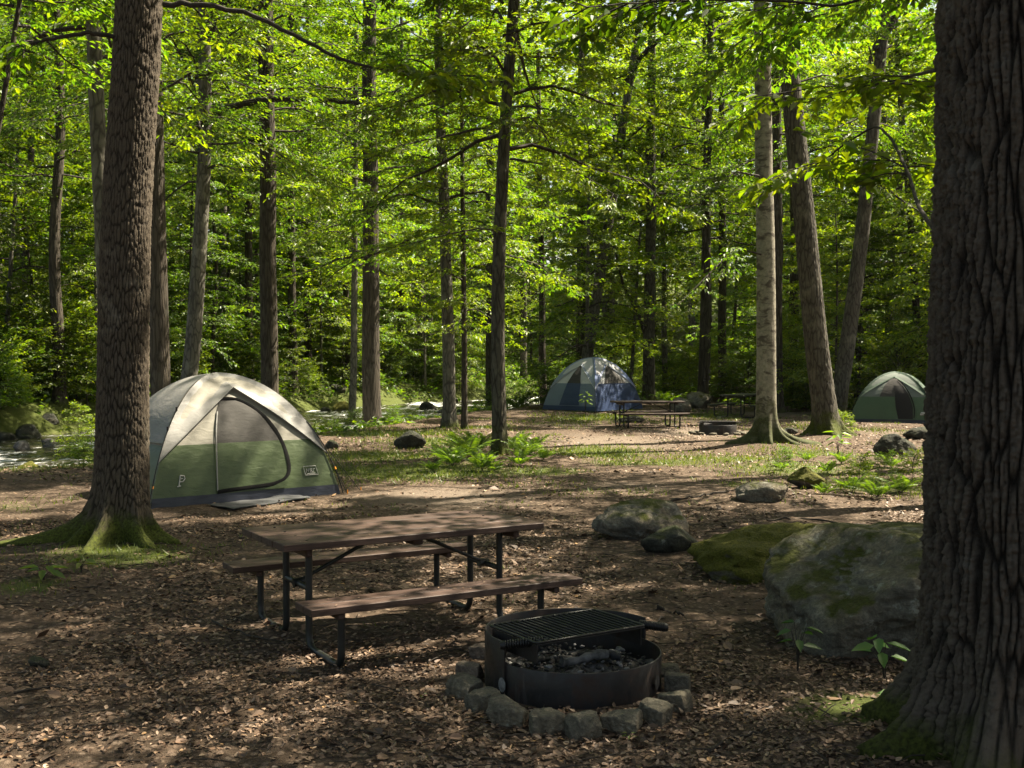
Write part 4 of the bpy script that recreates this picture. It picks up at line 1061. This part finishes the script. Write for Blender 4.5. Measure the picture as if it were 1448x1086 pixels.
T('tree', 'thin dark stem right behind the left leaning trunk, left of the dark green tent', 1212, 1230, 9, 'bark_dark', d=45, H=14, seed=35, sides=12, cr=[('midB/bright', 4, 1, 3.4)])
# leaning stem that crosses the top left corner
T('tree', 'thin crooked stem leaning across the top left corner', -95, 36, 10, 'bark_dark', d=13, H=9, seed=36, sides=12, flare=.3, cr=[('lowC/mid', 5.6, .9, 1.0)])

# --- the wood behind: copies of a few kinds
def proto(name, label, H, r0, bark, crowns, group, seed, cat='tree'):
    root = thing(name, (0, 0, 0), label, cat, group)
    zz = np.linspace(-1, H + 1, 20); px = .13 * noise3(zz * .22, 0, 0, seed) * np.clip(zz / 4, 0, 1); py = .13 * noise3(zz * .22, 9, 0, seed) * np.clip(zz / 4, 0, 1)
    if H > .5 and r0: trunk_mesh('trunk', (zz, px), (zz, py), H, r0, .62, 12, 22, .6, .25, 4, seed, bottom=-.4).obj('trunk', M[bark], root)
    for key, z0, sc, rz in crowns:
        c = link('crown', crown_mesh(key), root, (np.interp(z0, zz, px), np.interp(z0, zz, py), z0)); c.scale = (sc, sc, sc); c.rotation_euler.z = rz
    return root

KINDS = {}
def place(kind, x, y, s, rz, label=None, group=None, tilt=(0, 0)):
    z = gzf(x, y)
    o = KINDS[kind]
    if not o.get('_used'):
        o['_used'] = 1; o.location = (x, y, z); o.rotation_euler = (tilt[0], tilt[1], rz); o.scale = (s, s, s)
        if label: o['label'] = label
        if group: o['group'] = group
        return o
    return dup(o, (x, y, z), rz, s, label, group, tilt)

g1, g2, g3 = 'tall trees of the wood behind the camp', 'small leafy trees under the wood', 'bushes and saplings at the edge of the wood'
l1 = 'tall leafy tree in the dense wood beyond the camp'; l2 = 'small layered leafy tree growing under the wood'; l3 = 'low leafy bush or sapling at the edge of the wood'
KINDS['t0'] = proto('forest_tree', l1, 19, .20, 'bark_dark', [('canopyA/mid', 6.5, 1, 0)], g1, 41)
KINDS['t1'] = proto('forest_tree', l1, 20, .24, 'bark_grey', [('canopyB/bright', 8.5, 1, 1)], g1, 42)
KINDS['t2'] = proto('forest_tree', l1, 21, .18, 'bark_dark', [('canopyC/mid', 6.5, 1, 2)], g1, 43)
KINDS['t3'] = proto('forest_tree', l1, 18, .22, 'bark_mossy', [('canopyA/bright', 5, 1.05, 2)], g1, 44)
KINDS['t4'] = proto('forest_tree', l1, 20, .20, 'bark_dark', [('canopyC/mid', 5.5, 1.05, 2)], g1, 45)
KINDS['o0'] = proto('forest_tree', l1, 18, .2, 'bark_dark', [('canopyO/mid', 6.5, 1, 0)], g1, 40)
KINDS['u0'] = proto('understory_tree', l2, 9.5, .075, 'bark_grey', [('lowA/bright', 1.8, 1, 0)], g2, 46)
KINDS['u1'] = proto('understory_tree', l2, 12, .09, 'bark_dark', [('lowB/mid', 2.2, 1, 0)], g2, 47)
KINDS['u2'] = proto('understory_tree', l2, 7, .05, 'bark_dark', [('lowC/bright', 1.4, 1, 0)], g2, 48)
KINDS['u3'] = proto('understory_tree', l2, 10, .08, 'bark_dark', [('lowA/mid', 1.6, 1, 0)], g2, 49)
KINDS['s0'] = proto('sapling', l3, 2.9, .016, 'twig', [('sap/bright', .4, 1, 0)], g3, 50, 'bush')
KINDS['s1'] = proto('bush', l3, 1.0, .014, 'twig', [('bush/mid', .08, 1, 0)], g3, 51, 'bush')
KINDS['s2'] = proto('bush', l3, 1.0, .014, 'twig', [('bush/bright', .08, 1.1, 1)], g3, 52, 'bush')

def free(x, y, m=0.0):
    b = float(bank(np.array([x]), np.array([y]))[0])
    if -2.2 - m < b < WIDE + .6: return False
    if b < 0:                                     # the clearing on the near side of the stream
        if y < 44 + m and x < 9.5 + .0 * y: return False
        if y < 38 and x < 14: return False
    return True

r = rs(77); done = []
def scatter(kinds, n, ylo, yhi, dmin, slo, shi, wgt=None, spread=.52, m=0.0, tl=.04, thin=False):
    c = 0; tries = 0
    while c < n and tries < n * 60:
        tries += 1
        y = math.sqrt(r.uniform(ylo ** 2, yhi ** 2)); x = r.uniform(-spread, spread) * y + r.uniform(-2, 2)
        if not free(x, y, m): continue
        if x > (-2 if thin else 6) and dmin > 1 and y < 74 and r.rand() < (.8 if thin else .5): continue
        if any((x - a) ** 2 + (y - b) ** 2 < (dmin + e) ** 2 / 2 for a, b, e in done): continue
        done.append((x, y, dmin)); c += 1
        place(kinds[r.randint(len(kinds))], x, y, r.uniform(slo, shi), r.uniform(0, 6.28), tilt=(r.normal(0, tl), r.normal(0, tl)))
scatter(['t0', 't1', 't2', 't3', 't4'], 54, 46, 92, 4.6, .9, 1.25, thin=True)
scatter(['u0', 'u1', 'u2', 'u3', 'u0'], 104, 38, 84, 1.9, .75, 1.25)
scatter(['s0', 's1', 's2'], 110, 34, 66, .7, .7, 1.5, tl=.08)
c = 0
for _ in range(4000):
    if c >= 58: break
    y = r.uniform(24, 74); x = r.uniform(-.55, .1) * y; b = float(bank(np.array([x]), np.array([y]))[0])
    if WIDE - .2 < b < WIDE + 5: place(['s1', 's2', 's1', 's0'][c % 4], x, y, r.uniform(.7, 1.5), r.uniform(0, 6.28)); c += 1
c = 0
for _ in range(4000):
    if c >= 12: break
    y = r.uniform(34, 66); x = r.uniform(-.5, .0) * y; b = float(bank(np.array([x]), np.array([y]))[0])
    if WIDE + .4 < b < WIDE + 4 and all((x - p) ** 2 + (y - q) ** 2 > 5 for p, q, e in done if e > 1):
        done.append((x, y, 3)); place(['t0', 't4', 't2', 'u1', 'u3'][c % 5], x, y, r.uniform(.85, 1.1), r.uniform(0, 6.28)); c += 1
# unseen trees round the clearing, most added so their crowns shade the camp
for k, x, y, s in (('o0', 5.35, 12.3, 1.0), ('o0', 6.5, 15.0, 1.05), ('o0', 7.75, 19.4, 1.2), ('o0', 9.5, 8.5, .95), ('t2', 13.5, 13, 1.0), ('o0', 7.6, 3.0, 1.0), ('t0', 12.5, 5, 1.0),
                   ('t1', -14, 13, 1.0), ('t3', -13, 5, 1), ('u2', 16.5, 40, .9)):
    place(k, x, y, s, r.uniform(0, 6.28), 'tall leafy tree added out of view beside the camp clearing', 'trees added out of view round the camp clearing')
# bushes along the far edge of the clearing and the banks
for px, py, s, k in ((930, 556, 1.0, 's2'), (960, 560, .9, 's1'), (990, 562, 1.1, 's2'), (1020, 560, .8, 's2'), (1050, 556, 1.0, 's1'), (1085, 560, .8, 's2'), (1120, 575, 1.0, 's2'), (1140, 582, .8, 's1'), (1155, 578, .9, 's2'),
                     (895, 545, 1.4, 's2'), (870, 540, 1.3, 's0'), (1205, 575, .8, 's2'), (1240, 560, 1.2, 's2'), (1275, 558, 1.3, 's2'), (1215, 552, 1.5, 's2'), (1180, 552, 1.4, 's0'), (1300, 552, 1.5, 's0'), (1060, 550, 1.3, 's0'), (1000, 550, 1.4, 's2'), (745, 560, .9, 's1'), (725, 560, 1.0, 's1'), (690, 575, .7, 's1'), (112, 652, .42, 's0'), (118, 662, .3, 's1'), (470, 602, .4, 's1'), (500, 599, .4, 's1'), (455, 600, .35, 's2'),
                     (555, 598, .3, 's1'), (1110, 662, .2, 's1'), (1215, 690, .25, 's2'), (1250, 682, .25, 's1'), (1290, 690, .3, 's2'), (1195, 612, .3, 's2')):
    p = gp(px, max(py, 548)); place(k, p.x, p.y, s, r.uniform(0, 6.28), 'leafy green bush or sapling at the edge of the campground', 'bushes round the campground clearing')

# --- the far wood that closes every gap, on the hills
def far_wood():
    q = rs(99); n = 210000
    th = q.uniform(-.62, .62, n); d = q.uniform(84, 125, n); x = np.sin(th) * d; y = np.cos(th) * d
    zg = gz(x, y); top = 28 + 4 * noise3(x * .09, y * .09, 0, 4); u = q.uniform(0, 1, n) ** .9
    z = zg + u * top
    clump = noise3(x * .35, y * .35, z * .45, 6); keep = clump > -.34
    P = np.stack([x, y, z], 1)[keep]; m = len(P)
    ax = q.normal(0, 1, (m, 3)); ax[:, 2] *= .35; nr = q.normal(0, .45, (m, 3)); nr[:, 2] += 1; nr[:, 1] -= .4
    mb = MB(); leaves(mb, P, ax, nr, q.uniform(.4, .85, m), q.uniform(.28, .5, m), 0)
    for i in range(120):
        t = q.uniform(-.6, .6); dd = q.uniform(86, 120); X, Y = math.sin(t) * dd, math.cos(t) * dd; g = gzf(X, Y)
        mb.tube([(X, Y, g - .5), (X + q.normal(0, .4), Y, g + 20)], [q.uniform(.15, .3), .06], 6, False, mi=1)
    tag(mb.obj('distant_wood', [M['leaf_bright'], M['twig']], smooth=False), 'distant wooded hillside behind every tree', 'wood', kind='stuff')
far_wood()

# ================================================================== SMALL PLANTS
def fern_mb(seed, n=11, L=.75, upright=.9):
    q = rs(seed); mb = MB()
    for i in range(n):
        az = i / n * 6.283 + q.uniform(-.3, .3); l = L * q.uniform(.7, 1.15); el = q.uniform(.7, 1.3) * upright; s = np.linspace(0, 1, 26)
        hor = l * (s * math.cos(el) + .25 * s * s); z = l * (s * math.sin(el) - .30 * s ** 2.6)
        P = np.stack([hor * math.cos(az), hor * math.sin(az), z + .01], 1); mb.tube(P[::3], .003, 3, False, mi=1)
        d = unit(np.gradient(P, axis=0)); sd = np.array([-math.sin(az), math.cos(az), 0]); up = np.cross(d, sd)
        w = .20 * l * np.sin(PI * np.clip(.12 + s * .88, 0, 1)) ** .8
        for e in (-1, 1):
            idx = np.arange(4, 26); leaves(mb, P[idx], e * sd + d[idx] * .5 - np.array([0, 0, .15]), np.where(up[idx][:, 2:] < 0, -up[idx], up[idx]) + q.normal(0, .3, (22, 3)), (w[idx] + .02) * q.uniform(.8, 1.1, 22), .021 * l / .6, 0)
    return mb
fr = [fern_mb(i, 13, .66, 1.0).mesh('fern', [M['fern'], M['twig']], False) for i in range(3)]
def fern(x, y, s, label, group, i):
    o = link('fern', fr[i % 3], None, (x, y, gzf(x, y))); o.scale = (s, s, s); o.rotation_euler.z = i * 1.7; tag(o, label, 'fern', group)
i = 0
for px, py, s in ((640, 662, 1.0), (662, 655, 1.2), (655, 640, 1.1), (682, 668, 1.0), (625, 655, .8), (740, 655, .9), (752, 648, 1.0), (728, 640, 1.1), (735, 662, .7), (675, 640, 1.2), (700, 668, .5), (612, 668, .6), (768, 655, .6)):
    p = gp(px, py); fern(p.x, p.y, s * .85, 'sunlit fern in the clump at the foot of the slim centre tree', 'ferns round the slim centre tree', i); i += 1
q = rs(15); c = 0
for _ in range(6000):
    if c >= 90: break
    y = q.uniform(24, 62); x = q.uniform(-.52, .5) * y; b = float(bank(np.array([x]), np.array([y]))[0])
    ok = (b > WIDE + .2) or (-2.0 < b < -.3) or (b < 0 and y > 44) or (x > 14 and y < 44 and b < 0)
    if ok: fern(x, y, q.uniform(.7, 1.7), 'green fern in the undergrowth beside the stream or wood', 'ferns of the undergrowth', c); c += 1
for px, py, s in ((1170, 672, .5), (1205, 700, .55), (1190, 660, .5), (1240, 708, .6), (1275, 700, .6), (1140, 655, .4), (1105, 668, .35), (1260, 665, .5), (1225, 672, .5), (1165, 705, .35)):
    p = gp(px, py); fern(p.x, p.y, s, 'small fern on the leafy rise between the birch and the dark trunk', 'ferns on the right hand rise', i); i += 1

def seedling(px, py, h, nl, L, label, seed, mat='seedling', lean=0.0):
    p = gp(px, py); root = thing('seedling', (p.x, p.y, gzf(p.x, p.y)), label, 'plant'); q = rs(seed)
    mb = MB(); lf = MB(); B = []; AX = []
    for k in range(nl):
        a = k * 2.4 + q.uniform(-.4, .4); hh = h * (.55 + .45 * k / max(1, nl - 1)); rr = L * q.uniform(.5, .9)
        mb.tube([(0, 0, -.02), (lean * hh * .5 + .1 * rr * math.cos(a), .1 * rr * math.sin(a), hh * .55), (lean * hh + rr * .5 * math.cos(a), rr * .5 * math.sin(a), hh)], [.004, .003, .002], 5)
        B.append((lean * hh + rr * .5 * math.cos(a), rr * .5 * math.sin(a), hh)); AX.append((math.cos(a), math.sin(a), q.uniform(-.35, .1)))
    mb.obj('stem', M['twig'], root)
    leaves(lf, np.array(B), np.array(AX), np.array([(0, -.2, 1)] * nl) + q.normal(0, .18, (nl, 3)), L * q.uniform(.8, 1.2, nl), L * .45, 0, True)
    lf.obj('leaves', M[mat], root, smooth=True); return root
seedling(1128, 948, .30, 7, .115, 'bright seedling with a whorl of leaves at the left foot of the big boulder', 2)
seedling(1252, 962, .27, 8, .14, 'spreading green seedling before the big boulder near the dark trunk', 3, lean=-.15)
seedling(1262, 1000, .06, 5, .07, 'tiny plant with pale round leaves below the spreading seedling', 4)
seedling(62, 822, .13, 7, .15, 'broad leaved seedling in the moss left of the big oak roots', 5, 'fern')
seedling(115, 812, .12, 8, .11, 'small leafy plant close to the big oak roots', 6, 'grass')
seedling(1185, 648, .5, 10, .22, 'bright weed at the foot of the left leaning trunk', 8, 'fern')
seedling(598, 990, .03, 4, .03, 'minute green sprout in the litter left of the fire ring', 9, 'grass')
seedling(890, 1044, .04, 5, .035, 'minute green sprout at the foot of the brown topped fire stone', 10, 'grass')
seedling(828, 588, .8, 12, .22, 'tall weed at the front corner of the blue tent', 11, 'fern')

# ------------------------------------------------------------------ grass, litter, twigs
def grass():
    q = rs(31); N = 260000
    y = np.sqrt(q.uniform(8 ** 2, 46 ** 2, N)); x = q.uniform(-.52, .52, N) * y
    g = patches(x, y, GREEN) + .55 * fbm(x * 1.1, y * 1.1, 0, 12, 3) * .5; b = bank(x, y)
    g = np.maximum(g, sstep(-2.2, -.8, b) * (b < .2) * .8)
    keep = (q.uniform(.12, .72, N) < g) & (b < .2); x, y = x[keep], y[keep]; n = len(x); z = gz(x, y)
    h = q.uniform(.02, .065, n) * (.8 + .02 * y); a = q.uniform(0, 6.28, n); w = .0035 + .00028 * y
    P = np.stack([x, y, z], 1); s = np.stack([np.cos(a), np.sin(a), 0 * a], 1); t = np.stack([q.normal(0, .5, n), q.normal(0, .5, n), np.ones(n)], 1) * h[:, None]
    V = np.stack([P - s * w[:, None], P + s * w[:, None], P + t], 1).reshape(-1, 3)
    mb = MB(); mb.add(V, t=np.arange(3 * n).reshape(-1, 3)); tag(mb.obj('grass', M['grass'], smooth=False), 'short mossy grass in patches over the forest floor', 'grass', kind='stuff')
grass()

def undergrowth():
    q = rs(41); N = 30000
    y = np.sqrt(q.uniform(26 ** 2, 92 ** 2, N)); x = q.uniform(-.55, .52, N) * y; b = bank(x, y)
    keep = ((b > WIDE - .2) | ((b < -1) & (y > 47)) | ((b < 0) & (x > 11) & (y > 40)) | ((b > -1.6) & (b < -.5) & (q.rand(N) < .5))) & (fbm(x * .35, y * .35, 0, 51, 3) > np.where((b > 0) & (b < WIDE + 7), -.6, -.2))
    x, y = x[keep], y[keep]; n = len(x); z = gz(x, y); k = 11
    h = q.uniform(.12, .55, n) * np.where(b[keep] < 0, np.where(y > 40, 1, .5), 1)
    P = np.stack([x, y, z], 1)[:, None] + np.concatenate([q.normal(0, .2, (n, k, 2)), q.uniform(.1, 1, (n, k, 1)) * h[:, None, None]], 2)
    a = q.normal(0, 1, (n, k, 3)); a[..., 2] *= .3; nr = q.normal(0, .4, (n, k, 3)); nr[..., 2] += 1
    mb = MB(); L = q.uniform(.12, .28, n * k); leaves(mb, P.reshape(-1, 3), a.reshape(-1, 3), nr.reshape(-1, 3), L, L * .5)
    tag(mb.obj('undergrowth', M['leaf_mid'], smooth=False), 'low leafy ground cover under the wood and along the banks', 'ground cover', kind='stuff')
undergrowth()

def litter():
    q = rs(32); mb = MB()
    for ylo, yhi, n, s0, s1, det in ((3.2, 7.5, 60000, .012, .046, True), (7.5, 14, 50000, .024, .06, False), (14, 34, 42000, .05, .09, False)):
        y = np.sqrt(q.uniform(ylo ** 2, yhi ** 2, n)); x = q.uniform(-.5, .5, n) * (y + 1.6)
        keep = (q.uniform(0, 1.15, n) > patches(x, y, PATH) * .6) & (q.uniform(0, 1.3, n) > patches(x, y, GREEN) * .9) & (np.hypot(x - FC.x, y - FC.y) > .56) & (bank(x, y) < -.3)
        dens = .45 + .9 * fbm(x * .8, y * .8, 0, 40, 4); keep &= q.uniform(0, 1, n) < dens + .25
        x, y = x[keep], y[keep]; n = len(x)
        near = np.exp(-np.maximum(0, y - 6) / 14)
        z = gz(x, y) + (.016 * noise3(x * 7, y * 7, 0, 21) + .010 * noise3(x * 17, y * 17, 0, 22)) * near + q.uniform(.002, .016, n)
        a = q.uniform(0, 6.28, n); ax = np.stack([np.cos(a), np.sin(a), q.normal(0, .22, n)], 1); nr = q.normal(0, .38, (n, 3)); nr[:, 2] = 1
        L = q.uniform(s0, s1, n) * np.where(q.rand(n) < .03, 1.9, 1); leaves(mb, np.stack([x, y, z], 1), ax, nr, L, L * q.uniform(.38, .75, n), 0, det, q.uniform(-.25, .25, (n, 1)))
    for i in range(1500):                                             # fallen twiglets among the leaves
        y = math.sqrt(q.uniform(3.2 ** 2, 13 ** 2)); x = q.uniform(-.5, .5) * (y + 1.5)
        if math.hypot(x - FC.x, y - FC.y) < .62: continue
        a = q.uniform(0, 6.28); l = q.uniform(.05, .26); z = gzf(x, y) + .014; d = np.array([math.cos(a), math.sin(a), 0]) * l
        mb.tube([np.array([x, y, z]), np.array([x, y, z + .008]) + d * .5 + q.normal(0, .012, 3) * [1, 1, .3], np.array([x, y, z]) + d], [.004, .0035, .002], 4, False, mi=1)
    n = 70; u = q.uniform(-.97, .97, n); k = q.randint(0, 3, n); v = np.where(k == 0, q.uniform(-.43, .43, n), np.where(k == 1, -.80, .80) + q.uniform(-.12, .12, n))
    zz = np.where(k == 0, .768, .448) + gzf(-.84, 8.05); c, t = math.cos(.533), math.sin(.533)
    P = np.stack([-.84 + u * c - v * t, 8.05 + u * t + v * c, zz], 1); a = q.uniform(0, 6.28, n); nr = q.normal(0, .12, (n, 3)); nr[:, 2] = 1
    leaves(mb, P, np.stack([np.cos(a), np.sin(a), 0 * a], 1), nr, q.uniform(.012, .035, n), q.uniform(.008, .016, n), 0, True, .05)
    tag(mb.obj('leaf_litter', [M['litter'], M['twig']], smooth=False), 'brown dry leaves and twigs covering the forest floor', 'leaf litter', kind='stuff')
litter()

def stick(pts, r0, label, seed=0, z=.015):
    q = rs(seed); P = []
    for (px, py) in pts:
        p = gp(px, py); P.append((p.x, p.y, gzf(p.x, p.y) + z))
    P = np.array(P); i = np.linspace(0, len(P) - 1, 16); P = np.stack([np.interp(i, range(len(P)), P[:, k]) for k in range(3)], 1) + q.normal(0, r0 * .6, (16, 3))
    mb = MB(); mb.tube(P, np.linspace(r0, r0 * .4, 16) * (1 + .15 * q.normal(0, 1, 16)), 7); tag(mb.obj('stick', M['twig']), label, 'stick')
stick([(1000, 1064), (1040, 1052), (1085, 1047)], .011, 'dark curved stick lying right of the front fire stones', 1)
stick([(925, 862), (945, 864), (968, 870)], .020, 'short dark piece of wood in the leaves behind the fire ring handle', 2)
stick([(1262, 752), (1200, 742), (1130, 737), (1085, 741)], .018, 'long dark root like stick behind the mossy boulder', 3)
stick([(940, 716), (990, 712), (1040, 706)], .022, 'thin fallen branch on the sunny litter behind the pale boulder', 4)
stick([(300, 882), (360, 905), (418, 915)], .008, 'thin twig by the left bench feet of the near picnic table', 5)
stick([(20, 980), (70, 970), (120, 975)], .008, 'thin twig in the litter at the lower left', 6)

hz = bpy.data.materials.new('air'); hz.use_nodes = True; ht = hz.node_tree; ht.nodes.clear()
pv = ht.nodes.new('ShaderNodeVolumePrincipled'); pv.inputs['Color'].default_value = (.93, .95, .88, 1); pv.inputs['Density'].default_value = .00008; pv.inputs['Anisotropy'].default_value = .4
ho = ht.nodes.new('ShaderNodeOutputMaterial'); ht.links.new(pv.outputs[0], ho.inputs['Volume'])
hb = MB(); hb.box(0, 130, 23, 460, 400, 54); tag(hb.obj('haze', hz, smooth=False), kind='stuff', label='thin sunlit haze among the trees', cat='haze')

# ================================================================== LIGHT, SKY, CAMERA
w = bpy.data.worlds.new('World'); scene.world = w; w.use_nodes = True
nt = w.node_tree; nt.nodes.clear()
sky = nt.nodes.new('ShaderNodeTexSky'); sky.sky_type = 'NISHITA'; sky.sun_disc = False; sky.sun_elevation = SUN_EL
to_sun = Vector((math.cos(SUN_AZ) * math.cos(SUN_EL), math.sin(SUN_AZ) * math.cos(SUN_EL), math.sin(SUN_EL)))
sky.sun_rotation = math.atan2(to_sun.x, to_sun.y)
sky.dust_density = 2.5; sky.ozone_density = .6; sky.air_density = .8
bg = nt.nodes.new('ShaderNodeBackground'); bg.inputs[1].default_value = .062
wo = nt.nodes.new('ShaderNodeOutputWorld'); tint = nt.nodes.new('ShaderNodeMixRGB'); tint.blend_type = 'MULTIPLY'; tint.inputs[0].default_value = 1; tint.inputs[2].default_value = (1.0, .90, .72, 1)
nt.links.new(sky.outputs[0], tint.inputs[1]); nt.links.new(tint.outputs[0], bg.inputs[0]); nt.links.new(bg.outputs[0], wo.inputs[0])
sl = bpy.data.lights.new('sun', 'SUN'); sl.energy = 5.0; sl.angle = math.radians(.53); sl.color = (1, .89, .70)
so = bpy.data.objects.new('sun', sl); COL.objects.link(so); so.rotation_euler = to_sun.to_track_quat('Z', 'Y').to_euler(); so.location = to_sun * 60

cam = bpy.data.cameras.new('camera'); cam.sensor_width = 36; cam.lens = F_PX / 1448 * 36; cam.clip_end = 800; cam.clip_start = .1
co = bpy.data.objects.new('camera', cam); COL.objects.link(co); co.location = (0, 0, CAM_H); co.rotation_euler = (PI / 2 - PITCH, 0, 0)
scene.camera = co
for o in bpy.data.objects:
    if '_used' in o: del o['_used']

scene.view_settings.view_transform = 'Standard'; scene.view_settings.look = 'None'; scene.view_settings.exposure = 2.35; scene.view_settings.gamma = 1
cy = scene.cycles
cy.max_bounces = 6; cy.diffuse_bounces = 3; cy.glossy_bounces = 2; cy.transmission_bounces = 4; cy.transparent_max_bounces = 4
cy.caustics_reflective = False; cy.caustics_refractive = False; cy.sample_clamp_indirect = 4
cy.use_denoising = True
